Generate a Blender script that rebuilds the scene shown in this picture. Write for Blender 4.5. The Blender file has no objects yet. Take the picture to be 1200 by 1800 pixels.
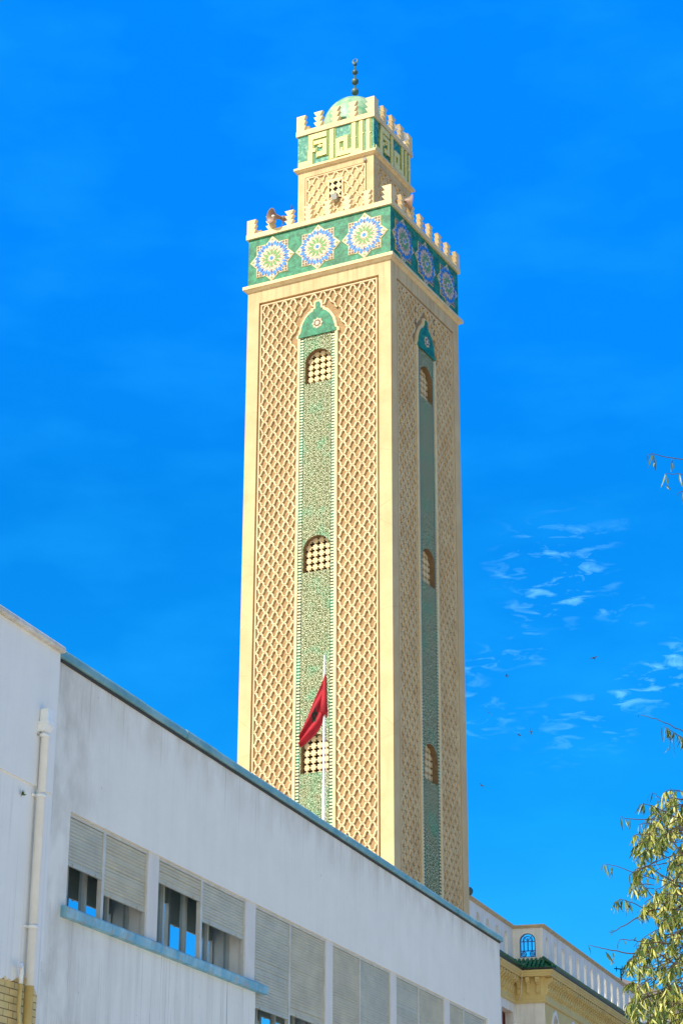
import bpy, math, random
from math import sin, cos, pi, radians, sqrt, atan2
from mathutils import Vector, Matrix

# ------------------------------------------------------------ camera, world, sun, exposure
SC = bpy.context.scene
COL = SC.collection
FPX, PITCH, ROLL = 3535.8, 0.3757, 0.0039
def cam_axes():
    c, s = cos(PITCH), sin(PITCH)
    fw = Vector((0, c, s)); up = Vector((0, -s, c)); rt = Vector((1, 0, 0))
    return fw, rt * cos(ROLL) + up * sin(ROLL), -rt * sin(ROLL) + up * cos(ROLL)
FW, RT, UP = cam_axes()
cd = bpy.data.cameras.new('camera'); cam = bpy.data.objects.new('camera', cd); COL.objects.link(cam)
cd.sensor_fit = 'VERTICAL'; cd.sensor_height = 24.0; cd.lens = FPX / 1800 * 24
cd.clip_start = 0.1; cd.clip_end = 5000
M = Matrix.Identity(4)
for i in range(3):
    M[i][0] = RT[i]; M[i][1] = UP[i]; M[i][2] = -FW[i]
cam.matrix_world = M
SC.camera = cam

SUN_AZ, SUN_EL = radians(42 + 180), radians(44)      # azimuth of the sun clockwise from +Y
SUNDIR = Vector((sin(SUN_AZ) * cos(SUN_EL), cos(SUN_AZ) * cos(SUN_EL), sin(SUN_EL)))
sd = bpy.data.lights.new('sun', 'SUN'); so = bpy.data.objects.new('sun', sd); COL.objects.link(so)
sd.energy = 3.7; sd.angle = radians(0.5); sd.color = (1.0, 0.955, 0.86)
so.rotation_euler = SUNDIR.to_track_quat('Z', 'Y').to_euler()

SC.view_settings.view_transform = 'Standard'; SC.view_settings.look = 'None'
SC.view_settings.exposure = 0.55; SC.view_settings.gamma = 1.0

def N(nt, t, **kw):
    n = nt.nodes.new(t)
    for k, v in kw.items():
        if k.startswith('i_'):
            n.inputs[k[2:].replace('_', ' ')].default_value = v
        else:
            setattr(n, k, v)
    return n

def ramp(nt, pts, interp='LINEAR'):
    r = nt.nodes.new('ShaderNodeValToRGB'); r.color_ramp.interpolation = interp
    e = r.color_ramp.elements
    while len(e) < len(pts): e.new(0.5)
    for i, (p, c) in enumerate(pts):
        e[i].position = p; e[i].color = (c[0], c[1], c[2], 1) if len(c) == 3 else c
    return r

def math_node(nt, op, a, b=None, c=None, clamp=False):
    n = nt.nodes.new('ShaderNodeMath'); n.operation = op; n.use_clamp = clamp
    for i, x in enumerate((a, b, c)):
        if x is None: continue
        if isinstance(x, (int, float)): n.inputs[i].default_value = x
        else: nt.links.new(x, n.inputs[i])
    return n.outputs[0]

def mixrgb(nt, fac, a, b, mode='MIX'):
    n = nt.nodes.new('ShaderNodeMix'); n.data_type = 'RGBA'; n.blend_type = mode
    for sock, x in ((n.inputs[0], fac), (n.inputs[6], a), (n.inputs[7], b)):
        if isinstance(x, (int, float)): sock.default_value = x
        elif isinstance(x, (tuple, list)): sock.default_value = (x[0], x[1], x[2], 1)
        else: nt.links.new(x, sock)
    return n.outputs[2]

def make_world():
    w = bpy.data.worlds.new('World'); SC.world = w; w.use_nodes = True
    nt = w.node_tree; nt.nodes.clear(); L = nt.links.new
    out = N(nt, 'ShaderNodeOutputWorld'); bg = N(nt, 'ShaderNodeBackground')
    sky = N(nt, 'ShaderNodeTexSky'); sky.sky_type = 'NISHITA'; sky.sun_disc = False
    sky.sun_elevation = SUN_EL; sky.sun_rotation = SUN_AZ
    sky.air_density = 1.0; sky.dust_density = 0.6; sky.ozone_density = 3.0
    tc = N(nt, 'ShaderNodeTexCoord')
    sep = N(nt, 'ShaderNodeSeparateXYZ'); L(tc.outputs['Generated'], sep.inputs[0])
    # saturated camera-style blue: the tint varies with height above the horizon
    hr = ramp(nt, [(0.05, (0.10, 0.55, 0.72)), (0.16, (0.04, 0.53, 0.92)), (0.22, (0.015, 0.53, 0.96)), (0.37, (0.008, 0.62, 1.2)), (0.58, (0.008, 0.93, 2.1))])
    L(sep.outputs[2], hr.inputs[0])
    tint = mixrgb(nt, 1.0, sky.outputs[0], hr.outputs[0], 'MULTIPLY')
    # the deep blue lies opposite the sun; towards the sun and the zenith behind it the sky pales
    dot = N(nt, 'ShaderNodeVectorMath'); dot.operation = 'DOT_PRODUCT'
    L(tc.outputs['Generated'], dot.inputs[0]); dot.inputs[1].default_value = SUNDIR
    near = N(nt, 'ShaderNodeMapRange', interpolation_type='SMOOTHSTEP'); near.inputs[1].default_value = 0.10; near.inputs[2].default_value = 0.60
    L(dot.outputs['Value'], near.inputs[0])
    pale = mixrgb(nt, 1.0, sky.outputs[0], (1.55, 1.25, 0.85), 'MULTIPLY')
    base = mixrgb(nt, near.outputs[0], tint, pale)
    # cirrus wisps
    az = math_node(nt, 'ARCTAN2', sep.outputs[0], sep.outputs[1])
    el = math_node(nt, 'ARCSINE', sep.outputs[2])
    cmb = N(nt, 'ShaderNodeCombineXYZ'); L(az, cmb.inputs[0]); L(el, cmb.inputs[1])
    mp = N(nt, 'ShaderNodeMapping'); L(cmb.outputs[0], mp.inputs[0])
    mp.inputs['Rotation'].default_value = (0, 0, radians(-14)); mp.inputs['Scale'].default_value = (58, 190, 1)
    n1 = N(nt, 'ShaderNodeTexNoise'); n1.inputs['Scale'].default_value = 1.0; n1.inputs['Detail'].default_value = 5; n1.inputs['Roughness'].default_value = 0.58; n1.inputs['Distortion'].default_value = 0.7
    L(mp.outputs[0], n1.inputs['Vector'])
    r1 = ramp(nt, [(0.52, (0, 0, 0)), (0.80, (1, 1, 1))]); L(n1.outputs[0], r1.inputs[0])
    mp2 = N(nt, 'ShaderNodeMapping'); L(cmb.outputs[0], mp2.inputs[0]); mp2.inputs['Scale'].default_value = (16, 30, 1); mp2.inputs['Location'].default_value = (0.6, 4.1, 0)
    n2 = N(nt, 'ShaderNodeTexNoise'); n2.inputs['Scale'].default_value = 1.0; n2.inputs['Detail'].default_value = 3
    L(mp2.outputs[0], n2.inputs['Vector'])
    r2 = ramp(nt, [(0.47, (0, 0, 0)), (0.66, (1, 1, 1))]); L(n2.outputs[0], r2.inputs[0])
    def band(v, a, b, c, d):
        m1 = N(nt, 'ShaderNodeMapRange', interpolation_type='SMOOTHSTEP'); m1.inputs[1].default_value = a; m1.inputs[2].default_value = b; L(v, m1.inputs[0])
        m2 = N(nt, 'ShaderNodeMapRange', interpolation_type='SMOOTHSTEP'); m2.inputs[1].default_value = c; m2.inputs[2].default_value = d; m2.inputs[3].default_value = 1; m2.inputs[4].default_value = 0; L(v, m2.inputs[0])
        return math_node(nt, 'MULTIPLY', m1.outputs[0], m2.outputs[0])
    mask = math_node(nt, 'MULTIPLY', band(el, radians(13.8), radians(16), radians(19.6), radians(22)), band(az, radians(1.5), radians(4), radians(25), radians(35)))
    cl = math_node(nt, 'MULTIPLY', math_node(nt, 'MULTIPLY', r1.outputs[0], r2.outputs[0]), mask)
    n3 = N(nt, 'ShaderNodeTexNoise'); n3.inputs['Scale'].default_value = 1.0; n3.inputs['Detail'].default_value = 5
    mp3 = N(nt, 'ShaderNodeMapping'); L(cmb.outputs[0], mp3.inputs[0]); mp3.inputs['Scale'].default_value = (11, 26, 1); mp3.inputs['Rotation'].default_value = (0, 0, radians(-10)); L(mp3.outputs[0], n3.inputs['Vector'])
    r3 = ramp(nt, [(0.45, (0, 0, 0)), (0.85, (1, 1, 1))]); L(n3.outputs[0], r3.inputs[0])
    veil = math_node(nt, 'MULTIPLY', r3.outputs[0], 0.15)
    base = mixrgb(nt, veil, base, (0.2, 3.9, 8.2))
    base = mixrgb(nt, math_node(nt, 'MULTIPLY', cl, 0.85), base, (1.7, 5.2, 8.2))
    L(base, bg.inputs[0]); bg.inputs[1].default_value = 0.132
    L(bg.outputs[0], out.inputs[0])
make_world()

# ------------------------------------------------------------ materials
MATS = {}
def mat(name, col, col2=None, scale=1.0, detail=4, rough=0.85, bump=0.0, bscale=None, metallic=0.0, spec=0.5, stretch=(1, 1, 1), lo=0.35, hi=0.7, post=None, emit=None):
    """Principled material whose colour wanders between col and col2 by noise in object space."""
    if name in MATS: return MATS[name]
    m = bpy.data.materials.new(name); m.use_nodes = True; nt = m.node_tree; L = nt.links.new
    b = nt.nodes['Principled BSDF']; b.inputs['Roughness'].default_value = rough; b.inputs['Metallic'].default_value = metallic
    b.inputs['Specular IOR Level'].default_value = spec
    tc = N(nt, 'ShaderNodeTexCoord'); mp = N(nt, 'ShaderNodeMapping'); L(tc.outputs['Object'], mp.inputs[0]); mp.inputs['Scale'].default_value = stretch
    vec = mp.outputs[0]
    if col2 is None: c = col
    else:
        n = N(nt, 'ShaderNodeTexNoise'); n.inputs['Scale'].default_value = scale; n.inputs['Detail'].default_value = detail; n.inputs['Roughness'].default_value = 0.6
        L(vec, n.inputs['Vector'])
        r = ramp(nt, [(lo, col), (hi, col2)]); L(n.outputs[0], r.inputs[0]); c = r.outputs[0]
    if post: c = post(nt, tc, c)
    if isinstance(c, tuple): b.inputs['Base Color'].default_value = (c[0], c[1], c[2], 1)
    else: L(c, b.inputs['Base Color'])
    if bump:
        nb = N(nt, 'ShaderNodeTexNoise'); nb.inputs['Scale'].default_value = bscale or 12; nb.inputs['Detail'].default_value = 5
        L(tc.outputs['Object'], nb.inputs['Vector'])
        bp = N(nt, 'ShaderNodeBump'); bp.inputs['Strength'].default_value = bump; bp.inputs['Distance'].default_value = 0.05
        L(nb.outputs[0], bp.inputs['Height']); L(bp.outputs[0], b.inputs['Normal'])
    MATS[name] = m
    return m

def noise_fac(nt, tc, scale, detail, p0, p1, stretch=(1, 1, 1), loc=(0, 0, 0), rough=0.6):
    mp = N(nt, 'ShaderNodeMapping'); nt.links.new(tc.outputs['Object'], mp.inputs[0]); mp.inputs['Scale'].default_value = stretch; mp.inputs['Location'].default_value = loc
    n = N(nt, 'ShaderNodeTexNoise'); n.inputs['Scale'].default_value = scale; n.inputs['Detail'].default_value = detail; n.inputs['Roughness'].default_value = rough
    nt.links.new(mp.outputs[0], n.inputs['Vector'])
    r = ramp(nt, [(p0, (0, 0, 0)), (p1, (1, 1, 1))]); nt.links.new(n.outputs[0], r.inputs[0])
    return r.outputs[0]

def maprange(nt, v, a, b, c=0.0, d=1.0):
    m = N(nt, 'ShaderNodeMapRange', interpolation_type='SMOOTHSTEP')
    m.inputs[1].default_value = a; m.inputs[2].default_value = b; m.inputs[3].default_value = c; m.inputs[4].default_value = d
    nt.links.new(v, m.inputs[0]); return m.outputs[0]

def cream_post(nt, tc, c):
    # rain streaks and orange-brown patches in the render
    f = noise_fac(nt, tc, 1.0, 5, 0.52, 0.80, (3.0, 3.0, 0.25))
    c = mixrgb(nt, math_node(nt, 'MULTIPLY', f, 0.45), c, (0.52, 0.36, 0.19))
    f = noise_fac(nt, tc, 2.2, 6, 0.60, 0.74, (1, 1, 0.7), (4, 2, 1))
    c = mixrgb(nt, math_node(nt, 'MULTIPLY', f, 0.35), c, (0.60, 0.36, 0.15))
    # broad changes of tone from pour to pour, and dirt washed down below the two cornices
    f = noise_fac(nt, tc, 0.28, 3, 0.40, 0.64, (1, 1, 0.8), (2, 5, 1))
    c = mixrgb(nt, math_node(nt, 'MULTIPLY', f, 0.50), c, (0.56, 0.38, 0.20))
    sep = N(nt, 'ShaderNodeSeparateXYZ'); nt.links.new(tc.outputs['Object'], sep.inputs[0]); z = sep.outputs[2]
    lo = math_node(nt, 'MULTIPLY', maprange(nt, z, 38.2, 40.2), maprange(nt, z, 40.27, 40.3, 1, 0))
    hi = math_node(nt, 'MULTIPLY', maprange(nt, z, 44.9, 46.3), maprange(nt, z, 46.4, 46.5, 1, 0))
    f = noise_fac(nt, tc, 1.0, 5, 0.44, 0.70, (7, 7, 0.35), (1, 1, 6))
    c = mixrgb(nt, math_node(nt, 'MULTIPLY', math_node(nt, 'MULTIPLY', f, math_node(nt, 'ADD', lo, hi)), 0.55), c, (0.36, 0.24, 0.13))
    # thin hairline cracks between pours of render
    v = N(nt, 'ShaderNodeTexVoronoi'); v.feature = 'DISTANCE_TO_EDGE'; v.inputs['Scale'].default_value = 0.35
    mp = N(nt, 'ShaderNodeMapping'); nt.links.new(tc.outputs['Object'], mp.inputs[0]); mp.inputs['Scale'].default_value = (0.6, 0.6, 1)
    nt.links.new(mp.outputs[0], v.inputs['Vector'])
    ck = maprange(nt, v.outputs[0], 0.0, 0.006, 1.0, 0.0)
    g = noise_fac(nt, tc, 0.7, 2, 0.5, 0.6, (1, 1, 1), (9, 0, 3))
    return mixrgb(nt, math_node(nt, 'MULTIPLY', math_node(nt, 'MULTIPLY', ck, g), 0.4), c, (0.35, 0.24, 0.13))

CREAM = mat('cream_render', (0.68, 0.52, 0.285), (0.59, 0.43, 0.225), scale=1.3, bump=0.12, bscale=14, post=cream_post)
RIBC = mat('cream_lattice_plaster', (0.72, 0.585, 0.36), (0.62, 0.46, 0.26), scale=2.0, bump=0.15, bscale=20, lo=0.42, hi=0.72,
           post=lambda nt, tc, c: mixrgb(nt, math_node(nt, 'MULTIPLY', noise_fac(nt, tc, 0.8, 7, 0.46, 0.72, (1, 1, 0.6), (3, 3, 1), 0.7), 0.55), c, (0.50, 0.34, 0.18)))
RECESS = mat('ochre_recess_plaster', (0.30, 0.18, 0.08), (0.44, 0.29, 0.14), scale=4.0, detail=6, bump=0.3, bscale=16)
LEDGE = mat('pale_ledge_plaster', (0.76, 0.61, 0.36), (0.66, 0.48, 0.27), scale=2.5, bump=0.1, lo=0.45, hi=0.75)
GREEN = mat('green_glazed_tile', (0.003, 0.11, 0.045), (0.02, 0.29, 0.14), scale=4.5, detail=8, rough=0.5, bump=0.12, bscale=18, lo=0.38, hi=0.68,
            post=lambda nt, tc, c: mixrgb(nt, math_node(nt, 'MULTIPLY', noise_fac(nt, tc, 9, 6, 0.58, 0.72), 0.35), c, (0.09, 0.36, 0.20)))
def teal_post(nt, tc, c):
    f = noise_fac(nt, tc, 7, 3, 0.50, 0.56, (1, 1, 1), (3, 1, 0))
    return mixrgb(nt, math_node(nt, 'MULTIPLY', f, 0.6), c, (0.22, 0.46, 0.30))
TEAL = mat('teal_arabesque_tile', (0.0, 0.15, 0.10), (0.02, 0.28, 0.19), scale=6, detail=6, rough=0.4, post=teal_post)
LETTER = mat('pale_yellow_letter_tile', (0.80, 0.72, 0.27), (0.70, 0.60, 0.20), scale=7, rough=0.5, lo=0.4, hi=0.7)
OLIVE = mat('olive_outline_tile', (0.16, 0.24, 0.03), (0.24, 0.32, 0.06), scale=9, rough=0.5)
TCREAM = mat('cream_tile', (0.70, 0.59, 0.42), (0.58, 0.42, 0.28), scale=8, rough=0.45)
TBLUE = mat('sky_blue_tile', (0.008, 0.14, 0.50), (0.03, 0.28, 0.68), scale=14, rough=0.4)
TNAVY = mat('dark_blue_tile', (0.02, 0.07, 0.30), (0.03, 0.14, 0.45), scale=14, rough=0.4)
TGREEN = mat('leaf_green_tile', (0.10, 0.28, 0.05), (0.16, 0.34, 0.10), scale=14, rough=0.45)
TBROWN = mat('brown_tile', (0.10, 0.05, 0.02), (0.20, 0.11, 0.04), scale=14, rough=0.5)
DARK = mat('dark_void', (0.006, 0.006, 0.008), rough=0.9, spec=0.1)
JAMB = mat('shaded_jamb_plaster', (0.24, 0.15, 0.07), (0.17, 0.10, 0.045), scale=4, bump=0.2)  # the shade inside the window reveals is put into this darker brown

def strip_material():
    m = bpy.data.materials.new('arabesque_mosaic'); m.use_nodes = True; nt = m.node_tree; L = nt.links.new
    b = nt.nodes['Principled BSDF']; b.inputs['Roughness'].default_value = 0.65; b.inputs['Specular IOR Level'].default_value = 0.06
    tc = N(nt, 'ShaderNodeTexCoord'); sep = N(nt, 'ShaderNodeSeparateXYZ'); L(tc.outputs['Object'], sep.inputs[0])
    # in-plane coordinate works on every face: x+y runs along the wall, z up
    s = math_node(nt, 'ADD', sep.outputs[0], sep.outputs[1])
    cmb = N(nt, 'ShaderNodeCombineXYZ'); L(s, cmb.inputs[0]); L(sep.outputs[2], cmb.inputs[1])
    nz = N(nt, 'ShaderNodeTexNoise'); nz.inputs['Scale'].default_value = 6; nz.inputs['Detail'].default_value = 3; L(cmb.outputs[0], nz.inputs['Vector'])
    add = N(nt, 'ShaderNodeVectorMath'); add.operation = 'MULTIPLY_ADD'; L(nz.outputs['Color'], add.inputs[0]); add.inputs[1].default_value = (0.07, 0.07, 0); L(cmb.outputs[0], add.inputs[2])
    v = N(nt, 'ShaderNodeTexVoronoi'); v.voronoi_dimensions = '2D'; v.inputs['Scale'].default_value = 3.6; v.inputs['Randomness'].default_value = 0.28; L(add.outputs[0], v.inputs['Vector'])
    rings = math_node(nt, 'SINE', math_node(nt, 'MULTIPLY', v.outputs['Distance'], 30))
    rr = ramp(nt, [(0.34, (0.0, 0.0, 0.0)), (0.66, (1, 1, 1))])
    L(math_node(nt, 'MULTIPLY_ADD', rings, 0.5, 0.5), rr.inputs[0])
    v2 = N(nt, 'ShaderNodeTexVoronoi'); v2.voronoi_dimensions = '2D'; v2.feature = 'DISTANCE_TO_EDGE'; v2.inputs['Scale'].default_value = 9; L(add.outputs[0], v2.inputs['Vector'])
    ed = maprange(nt, v2.outputs[0], 0.03, 0.12, 0.0, 1.0)
    lum = math_node(nt, 'MULTIPLY', rr.outputs[0], ed)
    big = noise_fac(nt, tc, 1.4, 4, 0.50, 0.74)
    dark = mixrgb(nt, big, (0.070, 0.090, 0.030), (0.015, 0.16, 0.07))
    light = mixrgb(nt, big, (0.60, 0.62, 0.42), (0.40, 0.60, 0.40))
    c = mixrgb(nt, lum, dark, light)
    ctr = maprange(nt, v.outputs['Distance'], 0.07, 0.12, 1, 0)
    c = mixrgb(nt, math_node(nt, 'MULTIPLY', ctr, 0.85), c, (0.09, 0.07, 0.03))
    L(c, b.inputs['Base Color']); return m
MOSAIC = strip_material()

def tick_material():
    m = bpy.data.materials.new('ticked_border_tile'); m.use_nodes = True; nt = m.node_tree; L = nt.links.new
    b = nt.nodes['Principled BSDF']; b.inputs['Roughness'].default_value = 0.35
    tc = N(nt, 'ShaderNodeTexCoord'); sep = N(nt, 'ShaderNodeSeparateXYZ'); L(tc.outputs['Object'], sep.inputs[0])
    w = math_node(nt, 'SINE', math_node(nt, 'MULTIPLY', sep.outputs[2], 2 * pi / 0.125))
    n = noise_fac(nt, tc, 6, 3, 0.35, 0.7)
    f = maprange(nt, math_node(nt, 'ADD', w, math_node(nt, 'MULTIPLY', n, 0.5)), -0.1, 0.35)
    big = noise_fac(nt, tc, 1.1, 3, 0.40, 0.66)
    d = mixrgb(nt, big, (0.02, 0.022, 0.008), (0.0, 0.14, 0.07))
    l = mixrgb(nt, big, (0.66, 0.64, 0.40), (0.40, 0.62, 0.42))
    L(mixrgb(nt, f, d, l), b.inputs['Base Color']); return m
TICK = tick_material()

def wall_post(dark):
    def f_(nt, tc, c):
        sep = N(nt, 'ShaderNodeSeparateXYZ'); nt.links.new(tc.outputs['Object'], sep.inputs[0])
        z = sep.outputs[2]; x = sep.outputs[0]
        # fine rain streaks that start under the sill and fade downwards
        wid = noise_fac(nt, tc, 0.55, 3, 0.35, 0.65, (1, 0, 0.15), (7, 0, 1))
        st = noise_fac(nt, tc, 1.0, 4, 0.46, 0.72, (3.2, 0, 0.22))
        st2 = noise_fac(nt, tc, 1.0, 5, 0.575, 0.64, (15.0, 0, 0.12), (2, 0, 5), 0.75)
        under = math_node(nt, 'MULTIPLY', maprange(nt, z, 7.90, 8.02, 1, 0), maprange(nt, x, 9.9, 10.6, 1, 0))
        a = math_node(nt, 'MULTIPLY', st, math_node(nt, 'MULTIPLY_ADD', under, 0.26, 0.05))
        c = mixrgb(nt, a, c, (0.42, 0.35, 0.29))
        a = math_node(nt, 'MULTIPLY', math_node(nt, 'MULTIPLY', st2, wid), math_node(nt, 'MULTIPLY_ADD', under, 0.95, 0.08))
        c = mixrgb(nt, a, c, (0.20, 0.17, 0.14))
        # soot by the junction with the taller block and brown wash under the roof flashing
        m = noise_fac(nt, tc, 1.3, 8, 0.38, 0.66, (1, 1, 0.6), (1, 0, 2))
        j = maprange(nt, x, 0.1, 3.0, 1, 0)
        c = mixrgb(nt, math_node(nt, 'MULTIPLY', math_node(nt, 'MULTIPLY', m, j), 0.50), c, (0.34, 0.30, 0.23))
        m2 = noise_fac(nt, tc, 1.5, 8, 0.40, 0.66, (0.8, 1, 0.45), (5, 0, 0))
        t = maprange(nt, z, 11.0, 12.2)
        dr = math_node(nt, 'MULTIPLY', noise_fac(nt, tc, 1.0, 4, 0.57, 0.64, (9.0, 0, 0.18), (8, 0, 2), 0.7), maprange(nt, z, 10.3, 12.1))
        c = mixrgb(nt, math_node(nt, 'MULTIPLY', dr, 0.40), c, (0.34, 0.27, 0.18))
        c = mixrgb(nt, math_node(nt, 'MULTIPLY', math_node(nt, 'MULTIPLY', m2, t), 0.42), c, (0.42, 0.33, 0.20))
        # general blotching, patch repairs and specks
        m3 = noise_fac(nt, tc, 0.55, 8, 0.38, 0.68, (1, 1, 1), (3, 0, 8), 0.7)
        c = mixrgb(nt, math_node(nt, 'MULTIPLY', m3, 0.12), c, (0.66, 0.60, 0.50))
        sp = noise_fac(nt, tc, 9.0, 2, 0.735, 0.76, (1, 1, 0.5), (0, 0, 4))
        c = mixrgb(nt, math_node(nt, 'MULTIPLY', sp, 0.6), c, (0.22, 0.20, 0.16))
        return c
    return f_
WHITE = mat('white_painted_plaster', (0.93, 0.875, 0.765), (0.88, 0.825, 0.72), scale=1.0, detail=6, bump=0.10, bscale=9, post=wall_post(1))
def block_post(nt, tc, c):
    st = noise_fac(nt, tc, 1.0, 3, 0.54, 0.68, (9.0, 0, 0.12))
    sep = N(nt, 'ShaderNodeSeparateXYZ'); nt.links.new(tc.outputs['Object'], sep.inputs[0])
    low = maprange(nt, sep.outputs[2], 9.2, 9.8, 1, 0.15)
    return mixrgb(nt, math_node(nt, 'MULTIPLY', math_node(nt, 'MULTIPLY', st, low), 0.35), c, (0.50, 0.47, 0.40))
WHITE2 = mat('clean_white_plaster', (0.91, 0.87, 0.79), (0.84, 0.81, 0.74), scale=0.9, detail=5, bump=0.08, bscale=8, post=block_post)
COPE = mat('pale_concrete_coping', (0.74, 0.70, 0.62), (0.52, 0.47, 0.38), scale=2.6, bump=0.2, bscale=20)
FLASH = mat('blue_grey_painted_flashing', (0.26, 0.46, 0.46), (0.10, 0.28, 0.31), scale=2.2, detail=6, rough=0.55, stretch=(0.5, 1, 1), bump=0.1)
SILL = mat('weathered_blue_sill', (0.34, 0.58, 0.66), (0.10, 0.36, 0.50), scale=3.2, detail=7, rough=0.7, bump=0.2, stretch=(1, 1, 0.5),
           post=lambda nt, tc, c: mixrgb(nt, math_node(nt, 'MULTIPLY', noise_fac(nt, tc, 5, 6, 0.52, 0.66), 0.6), c, (0.42, 0.36, 0.28)))
def shutter_post(nt, tc, c):
    return mixrgb(nt, math_node(nt, 'MULTIPLY', noise_fac(nt, tc, 1.0, 4, 0.45, 0.75, (1.2, 0, 2.5)), 0.35), c, (0.30, 0.27, 0.20))
SHUT = mat('grey_beige_shutter_slats', (0.58, 0.56, 0.44), (0.48, 0.47, 0.38), scale=1.6, rough=0.55, stretch=(0.7, 1, 1), post=shutter_post)
SHUT2 = mat('tan_shutter_slats', (0.62, 0.56, 0.40), (0.52, 0.47, 0.34), scale=1.6, rough=0.55, stretch=(0.7, 1, 1), post=shutter_post)
FRAME = mat('grey_painted_window_frame', (0.44, 0.47, 0.44), (0.36, 0.38, 0.34), scale=3, rough=0.5)
WFRAME = mat('off_white_shutter_rail', (0.66, 0.63, 0.55), (0.55, 0.51, 0.43), scale=3, rough=0.5)
GLASS = mat('reflective_window_glass', (0.55, 0.66, 0.74), rough=0.02, metallic=1.0)
PIPE = mat('white_plastic_pipe', (0.92, 0.92, 0.89), (0.84, 0.83, 0.79), scale=2, rough=0.4)
YPIPE = mat('yellow_painted_pipe', (0.62, 0.50, 0.20), (0.52, 0.38, 0.14), scale=4, rough=0.5)
METAL = mat('grey_metal', (0.35, 0.35, 0.34), rough=0.4, metallic=0.6)
POLE = mat('white_pole_paint', (0.62, 0.62, 0.60), rough=0.35)
RED = mat('red_flag_cloth', (0.42, 0.003, 0.014), (0.24, 0.002, 0.009), scale=4, rough=0.75)
FLAGSTAR = mat('green_star_cloth', (0.0, 0.02, 0.01), rough=0.8)
ROOFG = mat('green_barrel_tile', (0.008, 0.10, 0.045), (0.02, 0.20, 0.10), scale=8, detail=5, rough=0.35, bump=0.1)
YWALL = mat('pale_yellow_render', (0.76, 0.59, 0.25), (0.68, 0.50, 0.20), scale=1.4, bump=0.1)
MWHITE = mat('warm_white_render', (0.88, 0.84, 0.77), (0.78, 0.73, 0.65), scale=1.2, detail=6, bump=0.1, post=lambda nt, tc, c: mixrgb(nt, math_node(nt, 'MULTIPLY', noise_fac(nt, tc, 1, 4, 0.5, 0.72, (6, 6, 0.5)), 0.35), c, (0.46, 0.40, 0.31)))
MCOPE = mat('sand_coping', (0.66, 0.50, 0.28), (0.50, 0.38, 0.24), scale=3, bump=0.1)
BLUEIRON = mat('blue_painted_iron', (0.01, 0.08, 0.28), (0.02, 0.13, 0.36), scale=6, rough=0.4)
MAROON = mat('maroon_painted_wood', (0.16, 0.015, 0.015), (0.11, 0.01, 0.012), scale=5, rough=0.5)
BROWNROOF = mat('brown_weathered_roof', (0.24, 0.18, 0.13), (0.33, 0.26, 0.19), scale=1.4, bump=0.2)
def brick_material():
    m = bpy.data.materials.new('yellow_painted_brick'); m.use_nodes = True; nt = m.node_tree; L = nt.links.new
    b = nt.nodes['Principled BSDF']; b.inputs['Roughness'].default_value = 0.8
    tc = N(nt, 'ShaderNodeTexCoord'); sep = N(nt, 'ShaderNodeSeparateXYZ'); L(tc.outputs['Object'], sep.inputs[0])
    cmb = N(nt, 'ShaderNodeCombineXYZ'); L(sep.outputs[0], cmb.inputs[0]); L(sep.outputs[2], cmb.inputs[1])
    br = N(nt, 'ShaderNodeTexBrick'); L(cmb.outputs[0], br.inputs[0]); br.inputs['Scale'].default_value = 1.0
    br.inputs['Brick Width'].default_value = 0.34; br.inputs['Row Height'].default_value = 0.115; br.inputs['Mortar Size'].default_value = 0.008
    br.inputs['Color1'].default_value = (0.80, 0.60, 0.24, 1); br.inputs['Color2'].default_value = (0.68, 0.48, 0.20, 1); br.inputs['Mortar'].default_value = (0.24, 0.15, 0.06, 1)
    c = mixrgb(nt, math_node(nt, 'MULTIPLY', noise_fac(nt, tc, 5, 5, 0.5, 0.7), 0.5), br.outputs[0], (0.46, 0.38, 0.12))
    L(c, b.inputs['Base Color'])
    bp = N(nt, 'ShaderNodeBump'); bp.inputs['Strength'].default_value = 0.8; bp.inputs['Distance'].default_value = 0.02; bp.invert = True
    L(br.outputs['Fac'], bp.inputs['Height']); L(bp.outputs[0], b.inputs['Normal']); return m
BRICK = brick_material()
HORN = mat('sand_coloured_horn_paint', (0.30, 0.20, 0.15), (0.22, 0.13, 0.09), scale=6, rough=0.5)
HORNW = mat('white_horn_paint', (0.82, 0.80, 0.78), rough=0.45)
COPPER = mat('green_patina_copper', (0.03, 0.09, 0.085), (0.12, 0.17, 0.14), scale=5, rough=0.45, metallic=0.2)
DOMEM = mat('faded_green_dome_tile', (0.08, 0.32, 0.17), (0.38, 0.50, 0.32), scale=2.2, detail=8, rough=0.45, lo=0.36, hi=0.62, bump=0.15)
BIRDM = mat('dark_bird_plumage', (0.03, 0.03, 0.035), (0.06, 0.06, 0.07), scale=20, rough=0.7)
BARK = mat('grey_brown_bark', (0.14, 0.10, 0.07), (0.24, 0.19, 0.14), scale=9, stretch=(1, 1, 0.3), bump=0.5)
TWIG = mat('dark_twig_bark', (0.035, 0.022, 0.015), (0.08, 0.05, 0.03), scale=12)
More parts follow.
